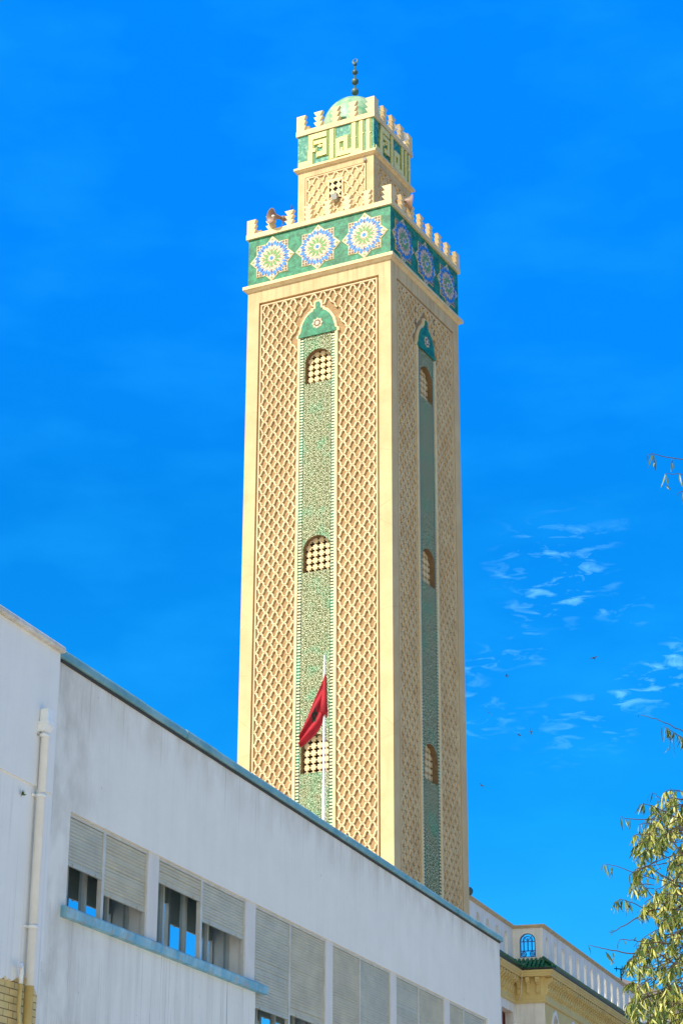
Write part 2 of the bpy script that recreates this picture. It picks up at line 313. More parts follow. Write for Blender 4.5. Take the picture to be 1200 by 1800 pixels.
def leaf_material():
    m = bpy.data.materials.new('yellow_green_leaf'); m.use_nodes = True; nt = m.node_tree; L = nt.links.new
    b = nt.nodes['Principled BSDF']; b.inputs['Roughness'].default_value = 0.42
    at = N(nt, 'ShaderNodeAttribute'); at.attribute_name = 'leaf_tone'
    r = ramp(nt, [(0.0, (0.025, 0.06, 0.015)), (0.3, (0.09, 0.15, 0.025)), (0.62, (0.42, 0.44, 0.09)), (1.0, (0.86, 0.76, 0.28))])
    L(at.outputs['Fac'], r.inputs[0]); L(r.outputs[0], b.inputs['Base Color'])
    tr = N(nt, 'ShaderNodeBsdfTranslucent'); L(mixrgb(nt, 1.0, r.outputs[0], (0.9, 1.1, 0.4), 'MULTIPLY'), tr.inputs[0])
    mx = N(nt, 'ShaderNodeMixShader'); mx.inputs[0].default_value = 0.22
    out = nt.nodes['Material Output']; L(b.outputs[0], mx.inputs[1]); L(tr.outputs[0], mx.inputs[2]); L(mx.outputs[0], out.inputs[0])
    return m
LEAF = leaf_material()

# ------------------------------------------------------------ mesh helpers
class MB:
    def __init__(self, T=None):
        self.v = []; self.f = []; self.mi = []; self.mats = []; self.cur = 0; self.sm = []; self.smooth = False
        self.T = T or (lambda x, o, z: (x, -o, z))
        self.tone = None
    def use(self, m):
        if m not in self.mats: self.mats.append(m)
        self.cur = self.mats.index(m); return self
    def raw(self, pts, faces):
        b = len(self.v); self.v += [tuple(p) for p in pts]
        for f in faces:
            self.f.append([b + i for i in f]); self.mi.append(self.cur); self.sm.append(self.smooth)
    def poly(self, pts):           # pts in face space (x, out, z)
        self.raw([self.T(*p) for p in pts], [list(range(len(pts)))])
    def box(self, x0, x1, o0, o1, z0, z1):
        P = [self.T(x, o, z) for z in (z0, z1) for o in (o0, o1) for x in (x0, x1)]
        self.raw(P, [(0, 1, 3, 2), (4, 6, 7, 5), (0, 4, 5, 1), (2, 3, 7, 6), (0, 2, 6, 4), (1, 5, 7, 3)])
    def prism(self, pts, o0, o1):  # polygon in (x,z), thick along out
        n = len(pts)
        P = [self.T(x, o1, z) for x, z in pts] + [self.T(x, o0, z) for x, z in pts]
        self.raw(P, [list(range(n)), list(range(2 * n - 1, n - 1, -1))] + [(i, i + n, (i + 1) % n + n, (i + 1) % n) for i in range(n)])
    def slabx(self, prof, x0, x1): # profile polygon in (out,z), run along x
        n = len(prof)
        P = [self.T(x0, o, z) for o, z in prof] + [self.T(x1, o, z) for o, z in prof]
        self.raw(P, [list(range(n)), list(range(2 * n - 1, n - 1, -1))] + [(i, (i + 1) % n, (i + 1) % n + n, i + n) for i in range(n)])
    def tube(self, path, r, n=8, cap=True):
        """path in raw coordinates, r a number or list"""
        path = [Vector(p) for p in path]; k = len(path)
        rs = r if isinstance(r, (list, tuple)) else [r] * k
        b = len(self.v); u = None
        for i, p in enumerate(path):
            t = (path[min(i + 1, k - 1)] - path[max(i - 1, 0)]).normalized()
            if u is None: u = t.orthogonal().normalized()
            u = (u - t * u.dot(t)).normalized(); w = t.cross(u)
            for j in range(n):
                a = 2 * pi * j / n
                self.v.append(tuple(p + (u * cos(a) + w * sin(a)) * rs[i]))
        for i in range(k - 1):
            for j in range(n):
                self.f.append([b + i * n + j, b + i * n + (j + 1) % n, b + (i + 1) * n + (j + 1) % n, b + (i + 1) * n + j]); self.mi.append(self.cur); self.sm.append(True)
        if cap:
            for base in (b, b + (k - 1) * n):
                self.f.append([base + j for j in range(n)]); self.mi.append(self.cur); self.sm.append(False)
    def lathe(self, prof, c, axis=(0, 0, 1), n=24, close=False):
        """prof list of (r, h) along axis from raw point c"""
        a = Vector(axis).normalized(); u = a.orthogonal().normalized(); w = a.cross(u); c = Vector(c)
        b = len(self.v)
        for r, h in prof:
            for j in range(n):
                t = 2 * pi * j / n
                self.v.append(tuple(c + a * h + (u * cos(t) + w * sin(t)) * max(r, 0.0005)))
        for i in range(len(prof) - 1):
            for j in range(n):
                self.f.append([b + i * n + j, b + i * n + (j + 1) % n, b + (i + 1) * n + (j + 1) % n, b + (i + 1) * n + j]); self.mi.append(self.cur); self.sm.append(True)
    def build(self, name, parent=None, m=None):
        me = bpy.data.meshes.new(name)
        me.from_pydata(self.v, [], self.f)
        if m: me.materials.append(m)
        else:
            for x in self.mats: me.materials.append(x)
            me.polygons.foreach_set('material_index', self.mi)
        me.polygons.foreach_set('use_smooth', self.sm)
        if self.tone is not None:
            at = me.attributes.new('leaf_tone', 'FLOAT', 'POINT'); at.data.foreach_set('value', self.tone)
        me.update()
        o = bpy.data.objects.new(name, me); COL.objects.link(o)
        if parent: o.parent = parent
        return o

def thing(name, label, cat, loc, rz=0, group=None):
    o = bpy.data.objects.new(name, None); COL.objects.link(o); o.location = loc; o.rotation_euler = (0, 0, rz)
    o.empty_display_size = 0.3
    o['label'] = label; o['category'] = cat
    if group: o['group'] = group
    return o
def tag(o, label, cat, group=None):
    o['label'] = label; o['category'] = cat
    if group: o['group'] = group
    return o
def struct(o): o['kind'] = 'structure'; return o

def arch_cell(mb, x0, x1, z0, z1, xc, hw, zb, zs, rise, o, depth, msurf, mrev, n=10, pointed=False, back=False):
    """a wall panel at out=o with one arched opening and its reveals going in by depth"""
    def az(t):   # t in -1..1
        if pointed: return zs + rise * max(0.0, 1 - abs(t) ** 1.7) ** 0.75
        return zs + rise * sqrt(max(0, 1 - t * t))
    xs = [xc + hw * t for t in [-cos(pi * i / n) for i in range(n + 1)]]
    zz = [az((x - xc) / hw) for x in xs]
    for oo in ((o, o - depth) if back else (o,)):
        mb.use(msurf)
        if xc - hw > x0: mb.poly([(x0, oo, z0), (xc - hw, oo, z0), (xc - hw, oo, z1), (x0, oo, z1)])
        if x1 > xc + hw: mb.poly([(xc + hw, oo, z0), (x1, oo, z0), (x1, oo, z1), (xc + hw, oo, z1)])
        if zb > z0: mb.poly([(xc - hw, oo, z0), (xc + hw, oo, z0), (xc + hw, oo, zb), (xc - hw, oo, zb)])
        for i in range(n):
            mb.poly([(xs[i], oo, zz[i]), (xs[i + 1], oo, zz[i + 1]), (xs[i + 1], oo, z1), (xs[i], oo, z1)])
    mb.use(mrev)
    P = [(xc - hw, zb)] + list(zip(xs, zz)) + [(xc + hw, zb)]
    for i in range(len(P)):
        a, b = P[i], P[(i + 1) % len(P)]
        if abs(a[0] - b[0]) + abs(a[1] - b[1]) < 1e-6: continue
        mb.poly([(a[0], o, a[1]), (b[0], o, b[1]), (b[0], o - depth, b[1]), (a[0], o - depth, a[1])])

def plus_grid(mb, x0, x1, z0, z1, o0, o1, c=0.262, a=0.10, b=0.032, xc=0.0):
    """pierced screen: crosses cut in a slab, built from the bars left standing"""
    nx = int(math.ceil((x1 - x0) / c / 2 + .5)); nz = int(math.ceil((z1 - z0) / c))
    for i in range(-nx, nx + 1):
        for j in range(nz):
            cx, cz = xc + i * c, z0 + (j + .5) * c
            L, R, B, T = max(cx - c / 2, x0), min(cx + c / 2, x1), cz - c / 2, min(cz + c / 2, z1)
            if R <= L or T <= B: continue
            def bx(p, q, r, s):
                p, q, r, s = max(p, L), min(q, R), max(r, B), min(s, T)
                if q > p and s > r: mb.box(p, q, o0, o1, r, s)
            bx(L, R, B, cz - a); bx(L, R, cz + a, T)
            bx(L, cx - b, cz - a, cz - b); bx(cx + b, R, cz - a, cz - b)
            bx(L, cx - b, cz + b, cz + a); bx(cx + b, R, cz + b, cz + a)
            bx(L, cx - a, cz - b, cz + b); bx(cx + a, R, cz - b, cz + b)

def sebka(mb, x0, x1, z0, z1, nx, h, o0, o1, rib=0.05, skip=None, seed=1, var=1.0):
    """net of ogee ribs: nx cells across, cell height h, standing from o0 to o1"""
    w = (x1 - x0) / nx; rnd = random.Random(seed)
    rows = int(round((z1 - z0) / (h / 2))); hh = (z1 - z0) / rows
    jit = {}
    def node(i, j):
        if (i, j) not in jit:
            e = 0 if i in (0, 2 * nx) else rnd.uniform(-.012, .012) * var
            jit[(i, j)] = (x0 + i * w / 2 + e, z0 + j * hh + rnd.uniform(-.018, .018) * var)
        return jit[(i, j)]
    K = 6
    for j in range(rows):
        for i in range(2 * nx + 1):
            if (i + j) % 2: continue
            for d in (-1, 1):
                if not 0 <= i + d <= 2 * nx: continue
                a, b = node(i, j), node(i + d, j + 1)
                if skip and (skip(*a) or skip(*b)): continue
                pts = []
                for k in range(K + 1):
                    t = k / K
                    s = 0.13 * sin(2 * pi * t) * (w / 2)      # ogee sway
                    pts.append((a[0] + (b[0] - a[0]) * t + d * s, a[1] + (b[1] - a[1]) * t))
                r = rib / 2 * rnd.uniform(.88, 1.15); last = None
                for k in range(K + 1):
                    p = pts[k]; q0 = pts[max(k - 1, 0)]; q1 = pts[min(k + 1, K)]
                    dx, dz = q1[0] - q0[0], q1[1] - q0[1]; l = sqrt(dx * dx + dz * dz); nx_, nz_ = -dz / l * r, dx / l * r
                    c = [(p[0] - nx_ * 1.12, o0, p[1] - nz_ * 1.12), (p[0] - nx_, o1, p[1] - nz_), (p[0] + nx_, o1, p[1] + nz_), (p[0] + nx_ * 1.12, o0, p[1] + nz_ * 1.12)]
                    c = [mb.T(*e) for e in c]; base = len(mb.v); mb.v += c
                    if last is not None:
                        for e in range(3):
                            mb.f.append([last + e, last + e + 1, base + e + 1, base + e]); mb.mi.append(mb.cur); mb.sm.append(False)
                    last = base
                # small cusp that makes each cell lobed
                m = pts[K // 2]
                mb.raw([mb.T(m[0] - d * .005, o1 - .012, m[1] + .05), mb.T(m[0] - d * .045, o1 - .014, m[1] + .005), mb.T(m[0] + d * .01, o1 - .012, m[1] - .05),
                        mb.T(m[0] - d * .045, o0, m[1] + .005)], [(0, 1, 2), (0, 3, 1), (1, 3, 2)])

# ------------------------------------------------------------ places
C0 = Vector((1.9063, 70.6036)); UL = Vector((-.88783, .46016)); VR = Vector((.46016, .88783)); WT = 6.5
AX = C0 + (UL + VR) * (WT / 2); TROT = atan2(-UL[1], -UL[0])
D = Vector((.31921, .94768)); NS = Vector((.94768, -.31921)); OB = Vector((-4.9456, 34.0)); BROT = atan2(D[1], D[0])
R0 = Vector((4.8973, 76.6745))
GZ = -1.6
def at(px, py, Y):   # a point of the view at forward distance Y
    d = FW + RT * ((px - 600) / FPX) - UP * ((py - 900) / FPX)
    return d * (Y / d.y)
def face(k):
    a = k * pi / 2; c, s = round(cos(a)), round(sin(a))
    return lambda x, o, z: (c * x + s * 0 - s * (-o), s * x + c * (-o), z)

# ------------------------------------------------------------ ground
def ground():
    g = MB(); g.use(mat('pale_street_ground', (0.30, 0.24, 0.17), (0.24, 0.19, 0.13), scale=0.3, bump=0.2, bscale=3)); R = 1500
    g.raw([(-R, -R, GZ), (R, -R, GZ), (R, R, GZ), (-R, R, GZ)], [(0, 1, 2, 3)])
    struct(g.build('ground'))
    def strip(name, off0, off1, z, m, z2=None):
        b = MB(); b.use(m)
        P = [OB + D * s + NS * o for s, o in ((-80, off0), (38, off0), (38, off1), (-80, off1))]
        if z2 is None: b.raw([(p.x, p.y, z) for p in P], [(0, 1, 2, 3)])
        else:
            b.raw([(p.x, p.y, z) for p in P] + [(p.x, p.y, z2) for p in P], [(0, 1, 2, 3), (4, 5, 6, 7), (0, 1, 5, 4), (1, 2, 6, 5), (2, 3, 7, 6), (3, 0, 4, 7)])
        return struct(b.build(name))
    strip('pavement', 0.3, 3.0, GZ + .002, mat('pavement_concrete', (0.62, 0.56, 0.46), (0.54, 0.48, 0.39), scale=0.8, bump=0.2), GZ + .13)
    strip('bounce_ground', 3.02, 36.0, GZ + .004, mat('pale_bounce_paving', (0.68, 0.60, 0.47), (0.60, 0.52, 0.40), scale=0.5, bump=0.15))  # unseen pale ground, added to bounce sunlight onto the white wall
ground()

# ------------------------------------------------------------ minaret
def merlon_profile(w=0.42, h=0.6, left=True, right=True):
    a, b = w / 2, w * .15; q = h / 3
    R = [(b, 0), (a, q), (b, q), (a, 2 * q), (b, 2 * q), (a, h)] if right else [(a, 0), (a, h)]
    Lf = [(-x, z) for x, z in (([(b, 0), (a, q), (b, q), (a, 2 * q), (b, 2 * q), (a, h)]) if left else [(a, 0), (a, h)])]
    return R + Lf[::-1]

def octagram(R, rot=0):
    r = R * 0.7654
    return [((R if i % 2 == 0 else r) * cos(pi * i / 8 + rot), (R if i % 2 == 0 else r) * sin(pi * i / 8 + rot)) for i in range(16)]

def medallion(T, xc, zc, o, parent, R=1.06):
    b = MB(T); st = .007
    def put(pts, m, lev): b.use(m); b.prism([(xc + x, zc + z) for x, z in pts], o, o + .012 + st * lev)
    put(octagram(R), OLIVE, 0)
    put(octagram(R - .035), TCREAM, 1)
    put(octagram(R - .15), TBROWN, 2)
    def kite(r0, rm, r1, wd, a):
        c, s = cos(a), sin(a)
        return [(c * r0, s * r0), (c * rm - s * wd, s * rm + c * wd), (c * r1, s * r1), (c * rm + s * wd, s * rm - c * wd)]
    def leafp(r0, rm, r1, wd, a):
        c, s = cos(a), sin(a); pts = [(r0, 0), (r0 + (rm - r0) * .5, -wd * .8), (rm, -wd), (rm + (r1 - rm) * .5, -wd * .75), (r1, 0), (rm + (r1 - rm) * .5, wd * .75), (rm, wd), (r0 + (rm - r0) * .5, wd * .8)]
        return [(c * x - s * y, s * x + c * y) for x, y in pts]
    # corner squares of the star points
    for i in range(8):
        a = pi * i / 4
        if i % 2:
            for dx, dz in ((0, 0), (-.13, 0), (0, -.13), (-.13, -.13)):
                p, q = .70 + dx, .70 + dz; sx = 1 if cos(a) > 0 else -1; sz = 1 if sin(a) > 0 else -1
                x, z = sx * p * .93, sz * q * .93
                put([(x - .06, z - .06), (x + .06, z - .06), (x + .06, z + .06), (x - .06, z + .06)], TCREAM, 3)
                put([(x - .042, z - .042), (x + .042, z - .042), (x + .042, z + .042), (x - .042, z + .042)], TBROWN, 4)
        else:
            put(kite(.60, .80, 1.00, .16, a), TCREAM, 3); put(kite(.80, .88, .95, .05, a), OLIVE, 4)
    ring = [(cos(2 * pi * i / 32) * .76, sin(2 * pi * i / 32) * .76) for i in range(32)]
    put(ring, TCREAM, 4.2)
    put([(x * .70, z * .70) for x, z in ring], mat('pink_buff_tile', (.62, .42, .30), rough=.5), 6.3)
    for i in range(16):
        a = pi * i / 8
        put(kite(.57, .69, .83, .094, a + pi / 16), TBLUE, 5)
        put(kite(.51, .62, .76, .058, a), TBLUE if i % 2 else TNAVY, 5.6)
        put(kite(.66, .715, .77, .035, a), TNAVY if i % 2 else TBLUE, 6.2)
    for i in range(16): put(leafp(.20, .44, .60, .052, pi * i / 8 + pi / 16), TCREAM, 6.6)
    for i in range(16): put(leafp(.34, .42, .50, .018, pi * i / 8 + pi / 16), TBROWN, 7.0)
    for i in range(12): put(leafp(.14, .30, .44, .062, pi * i / 6), TGREEN, 7.6)
    put([(cos(pi * i / 6) * .16, sin(pi * i / 6) * .16) for i in range(12)], TCREAM, 8)
    put([(cos(pi * i / 6) * .085, sin(pi * i / 6) * .085) for i in range(12)], TBLUE, 9)
    return b.build('star_medallion', parent)

def kufic(T, x0, x1, z0, z1, o, parent):
    """raised kufic lettering; unit coordinates u right, v up"""
    def rect(a, b_, c, d): return (a, b_, c, d)
    R = [  # u0,u1,v0,v1 read from the photograph: alif, lam, lam, ha / alif, kaf, ba, ra
        (.912, .966, .02, .97), (.818, .872, .02, .98), (.70, .872, .02, .13), (.718, .778, .06, .98), (.53, .778, .06, .20),
        (.51, .566, .06, .62), (.612, .672, .14, .64), (.545, .64, .50, .64), (.566, .612, .12, .30),
        (.425, .487, .04, .97),
        (.145, .39, .80, .96), (.145, .21, .50, .96), (.21, .39, .62, .73), (.335, .39, .22, .73), (.25, .39, .22, .36),
        (.145, .25, .40, .50), (.135, .205, .05, .48), (.01, .205, .02, .16),
    ]
    W, H = x1 - x0, z1 - z0
    b = MB(T); b.use(OLIVE)
    e = .05
    for i, (a, c, d, f) in enumerate(R):
        b.box(x0 + a * W - e, x0 + c * W + e, o, o + .02 + i * .0006, z0 + max(d * H - e, .004), z0 + min(f * H + e, H - .004))
    b.use(LETTER)
    for i, (a, c, d, f) in enumerate(R):
        a, c = a + .006, c - .006
        b.box(x0 + a * W, x0 + c * W, o, o + .06 + i * .0006, z0 + d * H, z0 + f * H)
    for (u, v) in ((.94, .55), (.845, .58), (.748, .52), (.456, .50), (.30, .55)):   # small knots on the uprights
        x, z = x0 + u * W, z0 + v * H
        b.prism([(x - .13, z), (x, z + .085), (x + .13, z), (x, z - .085)], o, o + .055)
    return b.build('kufic_lettering', parent)

def minaret():
    t = thing('minaret', 'tall square sand coloured minaret with green tile strips, star tile frieze and small green dome', 'minaret', (AX.x, AX.y, GZ), TROT)
    tz = -GZ
    def up(T): return lambda x, o, z: (lambda p: (p[0], p[1], p[2] + tz))(T(x, o, z))
    F = [up(face(k)) for k in range(4)]
    H = WT / 2; Z0 = GZ + .02
    # shaft: corner posts, top beam, recessed fields
    b = MB(F[0]); b.use(CREAM)
    pw = .53
    for sx in (-1, 1):
        for sy in (-1, 1):
            x0, x1 = sorted((sx * H, sx * (H - pw))); y0, y1 = sorted((sy * H, sy * (H - pw)))
            b.box(x0, x1, y0, y1, Z0, 38.09)
    b.box(-H, H, -H, H, 38.09, 38.66)
    b.build('corner_posts', t)
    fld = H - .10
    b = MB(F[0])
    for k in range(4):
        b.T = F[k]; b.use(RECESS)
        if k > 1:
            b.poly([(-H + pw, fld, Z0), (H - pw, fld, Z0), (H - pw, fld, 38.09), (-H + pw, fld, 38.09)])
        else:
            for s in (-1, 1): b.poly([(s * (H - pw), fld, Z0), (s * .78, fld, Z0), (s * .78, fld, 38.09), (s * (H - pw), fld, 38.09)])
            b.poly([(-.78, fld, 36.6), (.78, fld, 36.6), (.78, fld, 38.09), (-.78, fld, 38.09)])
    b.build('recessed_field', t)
    for k in (0, 1):
        T = F[k]; dz = 0 if k == 0 else -.14
        domb = 36.05 + dz
        # ogee head polygon
        top = 37.17 + dz
        half = [(.86, domb), (.84, domb + .14), (.76, domb + .19), (.735, domb + .35), (.66, domb + .62), (.52, domb + .86), (.34, domb + 1.02), (.20, domb + 1.08), (.20, domb + 1.16), (.10, domb + 1.17), (.10, domb + 1.40), (.06, domb + 1.47)]
        def poly2(off):
            R = []
            for x, z in half: R.append((x + off * (1 if x > .12 else .8), z + (off * .6 if z > domb + .9 else 0)))
            return [(x, z) for x, z in R] + [(-x, z) for x, z in R[::-1]]
        def skip(x, z):
            if abs(x) < .93 and z < domb + .1: return True
            if z < domb: return False
            w = 0
            for (xa, za), (xb, zb) in zip(half, half[1:]):
                if za <= z <= zb + .12: w = max(w, max(xa, xb) + .10)
            return abs(x) < w
        # sebka net, with thin moulding round the panel
        b = MB(T); b.use(RIBC)
        zlow = 7.0
        for s in (-1, 1):
            x0, x1 = sorted((s * .94, s * 2.585))
            sebka(b, x0, x1, zlow, 37.93, 4, .52, fld - .01, fld + .078, rib=.060, skip=skip, seed=k * 10 + s)
        sebka(b, -.86, .86, domb - .02, 37.93, 4, .52, fld - .01, fld + .078, rib=.060, skip=skip, seed=k + 40)
        b.build('sebka_lattice', t)
        b = MB(T); b.use(RIBC)
        for s in (-1, 1):
            x0, x1 = sorted((s * 2.585, s * 2.64)); b.box(x0, x1, fld, fld + .09, zlow, 37.985)
        b.box(-2.585, 2.585, fld, fld + .09, 37.93, 37.985)
        b.build('panel_moulding', t)
        # tile strip with three arched openings
        b = MB(T); so_ = H - .03
        wins = [33.98 + dz, 26.03 + dz * .3, 18.18]
        cells = [(Z0, 22.0, wins[2]), (22.0, 30.0, wins[1]), (30.0, domb, wins[0])]
        for z0, z1, wb in cells:
            arch_cell(b, -.62, .62, z0, z1, 0.02, .585, wb, wb + .90, .56, so_, .34, MOSAIC, JAMB, n=14)
        for s in (-1, 1):
            x0, x1 = sorted((s * .62, s * .78)); b.use(TICK); b.poly([(x0, so_ + .004, Z0), (x1, so_ + .004, Z0), (x1, so_ + .004, domb), (x0, so_ + .004, domb)])
            b.use(DARK); xx = s * .615; b.box(min(xx, xx + s * .014), max(xx, xx + s * .014), so_, so_ + .008, Z0, domb)
        b.use(MOSAIC); b.box(-.6, .6, so_ + .001, so_ + .006, domb - .16, domb)
        b.build('mosaic_strip', t)
        b = MB(T); b.use(LEDGE)
        for s in (-1, 1):
            x0, x1 = sorted((s * .785, s * .90)); b.box(x0, x1, fld, H + .012, Z0, domb)
        b.build('strip_border', t)
        for wb in wins:
            g = MB(T); g.use(LEDGE); plus_grid(g, -.60, .62, wb - .01, wb + 1.50, so_ - .30, so_ - .22, c=.27, a=.115, b=.043, xc=-.02)
            sc = g.build('pierced_screen', t)
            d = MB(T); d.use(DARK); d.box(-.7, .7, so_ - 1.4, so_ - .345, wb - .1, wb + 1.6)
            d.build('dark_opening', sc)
        # ogee head
        b = MB(T); b.use(LEDGE); b.prism(poly2(.115), fld, H + .0); b.build('ogee_outline', t)
        b = MB(T); b.use(GREEN); b.prism(poly2(0), H - .02, H + .035); oh = b.build('ogee_head', t)
        b = MB(T); cx, cz, o = 0, domb + .50, H + .035
        def pt(pts, m, l): b.use(m); b.prism([(cx + x, cz + z) for x, z in pts], o - .01, o + .006 * l)
        pt(octagram(.25), TCREAM, 1); pt(octagram(.17, pi / 8), TBROWN, 2); pt([(.09 * cos(pi * i / 4 + pi / 8), .09 * sin(pi * i / 4 + pi / 8)) for i in range(8)], TCREAM, 3)
        for i in range(8):
            a = pi * i / 4; pt([(cos(a) * .19 + .04 * cos(a + q), sin(a) * .19 + .04 * sin(a + q)) for q in (0, pi / 2, pi, 3 * pi / 2)], TCREAM, 3)
        b.build('star_inlay', oh)
    # main ledge, frieze, parapet ledge
    def ring(mb, r0, r1, z0, z1, chamfer=0):
        if not chamfer: mb.box(-r1, r1, -r1, r1, z0, z1); return
        lo = [(-r0, -r0), (r0, -r0), (r0, r0), (-r0, r0)]; hi = [(x / r0 * r1, y / r0 * r1) for x, y in lo]
        P = [mb.T(x, y, z0) for x, y in lo] + [mb.T(x, y, z1) for x, y in hi]
        mb.raw(P, [(0, 1, 2, 3), (4, 5, 6, 7)] + [(i, (i + 1) % 4, (i + 1) % 4 + 4, i + 4) for i in range(4)])
    b = MB(F[0]); b.use(LEDGE); ring(b, H + .02, H + .12, 38.66, 38.76, 1); ring(b, 0, H + .17, 38.76, 38.90); b.build('lower_cornice', t)
    b = MB(F[0]); b.use(GREEN); ring(b, 0, H + .01, 38.90, 41.12); b.build('tile_frieze', t)
    b = MB(F[0]); b.use(LEDGE); ring(b, 0, H + .10, 41.12, 41.34); b.build('parapet_ledge', t)
    for k in (0, 1):
        for s in (5.38, 3.26, 1.14):
            x = H - s if k == 0 else s - H
            if k == 1: x = {5.38: 2.15, 3.26: .0, 1.14: -2.13}[s]
            medallion(F[k], x, 40.0, H + .01, t)
    def merlons(Rr, n, z, w, h, th):
        pitch = (2 * Rr - w) / (n - 1)
        for k in range(4):
            for i in range(1, n - 1):
                x = -Rr + w / 2 + i * pitch
                b = MB(F[k]); b.use(LEDGE); b.prism([(x + p, z + q) for p, q in merlon_profile(w, h)], Rr - th, Rr); b.build('merlon', t)
            b = MB(F[k]); b.use(LEDGE)          # corner merlon: two wings meeting at the corner
            x = Rr - w / 2
            b.prism([(x + p, z + q) for p, q in merlon_profile(w, h, right=False)], Rr - th, Rr)
            b.T = F[(k + 1) % 4]
            b.prism([(-x + th / 2 + p * (w - th) / w, z + q) for p, q in merlon_profile(w, h, left=False)], Rr - th, Rr - .0)
            b.build('merlon', t)
    merlons(H + .08, 8, 41.34, .42, .68, .17)
    # lantern
    h2 = 3.565 / 2
    b = MB(F[0]); b.use(CREAM)
    Zb, Zt = 41.34, 44.72
    for sx in (-1, 1):
        for sy in (-1, 1):
            x0, x1 = sorted((sx * h2, sx * (h2 - .33))); y0, y1 = sorted((sy * h2, sy * (h2 - .33))); b.box(x0, x1, y0, y1, Zb, Zt)
    b.box(-h2 + .06, h2 - .06, -h2 + .06, h2 - .06, Zb, Zt)
    b.box(-h2 + .33, h2 - .33, -h2, h2, 44.42, Zt); b.box(-h2, h2, -h2 + .33, h2 - .33, 44.42, Zt)
    b.build('lantern_wall', t)
    for k in (0, 1):
        b = MB(F[k]); b.use(RIBC)
        sebka(b, -h2 + .42, h2 - .42, Zb + .1, 44.33, 6, .56, h2 - .07, h2 + .0, rib=.062, skip=lambda x, z: abs(x - .0) < .36 and 43.0 < z < 43.98, seed=k + 70)
        b.box(-h2 + .37, -h2 + .42, h2 - .06, h2 + .01, Zb, 44.38); b.box(h2 - .42, h2 - .37, h2 - .06, h2 + .01, Zb, 44.38); b.box(-h2 + .42, h2 - .42, h2 - .06, h2 + .01, 44.33, 44.38)
        b.build('sebka_lattice', t)
        g = MB(F[k]); g.use(LEDGE); g.box(-.36, -.29, h2 - .06, h2 + .02, 43.0, 43.95); g.box(.29, .36, h2 - .06, h2 + .02, 43.0, 43.95); g.box(-.36, .36, h2 - .06, h2 + .021, 43.88, 44.0)
        plus_grid(g, -.29, .29, 43.07, 43.88, h2 - .02, h2 + .01, c=.29, a=.11, b=.05, xc=0)
        sc = g.build('pierced_screen', t)
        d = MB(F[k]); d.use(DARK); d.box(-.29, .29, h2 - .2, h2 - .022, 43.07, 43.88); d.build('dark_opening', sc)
    b = MB(F[0]); b.use(LEDGE); ring(b, h2 + .02, h2 + .11, Zt, Zt + .07, 1); ring(b, 0, h2 + .15, Zt + .07, Zt + .17); b.build('lantern_cornice', t)
    kz0, kz1 = Zt + .17, 46.48
    b = MB(F[0]); b.use(TEAL); ring(b, 0, h2 + .02, kz0, kz1); b.build('inscription_band', t)
    for k in (0, 1): kufic(F[k], -h2, h2, kz0 + .02, kz1 - .02, h2 + .02, t)
    b = MB(F[0]); b.use(LEDGE); ring(b, 0, h2 + .09, kz1, kz1 + .24); b.build('roof_ledge', t)
    merlons(h2 + .07, 5, kz1 + .24, .43, .76, .16)
    # dome and finial
    b = MB(F[0]); b.use(DOMEM); zb = kz1 + .24 + tz
    R = 1.42; prof = [(R, 0), (R, .55)] + [(R * cos(a), .55 + 1.58 * sin(a)) for a in [pi / 2 * i / 16 for i in range(1, 17)]]
    b.lathe(prof, (0, 0, zb), n=40); b.build('dome', t)
    fz = 48.78
    b = MB(F[0]); b.use(COPPER); b.tube([(0, 0, fz + tz), (0, 0, 50.85 + tz)], .035, 8); fn = b.build('finial', t)
    for z, r in ((49.31, .165), (49.83, .155), (50.31, .125), (50.72, .09)):
        b = MB(F[0]); b.use(COPPER)
        b.lathe([(r * sin(a), -r * 1.05 * cos(a)) for a in [pi * i / 14 for i in range(15)]], (0, 0, z + tz), n=20); b.build('ball', fn)
    b = MB(F[0]); b.use(COPPER)
    ca = [radians(x) for x in range(-50, 231, 20)]; outer = [(.13 * cos(a), .13 * sin(a)) for a in ca]; inner = [(.09 * cos(a), .03 + .09 * sin(a)) for a in ca][::-1]
    b.prism([(x, 50.87 + z) for x, z in outer + inner], -.015, .015); b.build('crescent', fn)
    return t
TOWER = minaret()

# ------------------------------------------------------------ loudspeakers, floodlights, birds on the minaret
TM = Matrix.Translation((AX.x, AX.y, GZ)) @ Matrix.Rotation(TROT, 4, 'Z')
def tower_pt(x, y, z): return TM @ Vector((x, y, z - GZ))
def loudspeaker(p, d, s, label, m=HORN):
    d = Vector(d).normalized(); t = thing('horn_loudspeaker', label, 'loudspeaker', p, 0, 'horn loudspeakers on the minaret')
    b = MB(); b.use(m)
    b.lathe([(.05 * s, 0), (.06 * s, .10 * s), (.09 * s, .22 * s), (.15 * s, .33 * s), (.235 * s, .40 * s), (.25 * s, .41 * s), (.235 * s, .405 * s), (.14 * s, .32 * s), (.07 * s, .2 * s), (.04 * s, .1 * s)], (0, 0, 0), d, n=24)
    b.build('horn', t)
    b = MB(); b.use(HORNW); b.lathe([(.0, .24 * s), (.045 * s, .25 * s), (.05 * s, .33 * s), (.03 * s, .36 * s), (0, .365 * s)], (0, 0, 0), d, n=12); b.build('reflex_plug', t)
    b = MB(); b.use(HORN); b.lathe([(0, -.17 * s), (.075 * s, -.17 * s), (.085 * s, -.12 * s), (.085 * s, -.02 * s), (.05 * s, 0.01 * s)], (0, 0, 0), d, n=16); b.build('driver', t)
    b = MB(); b.use(METAL); b.tube([(0, 0, -.02), d * -.05 * s + Vector((0, 0, -.16 * s)), (0, 0, -.30 * s)], .018 * s, 6); b.build('bracket', t)
    return t
H = WT / 2
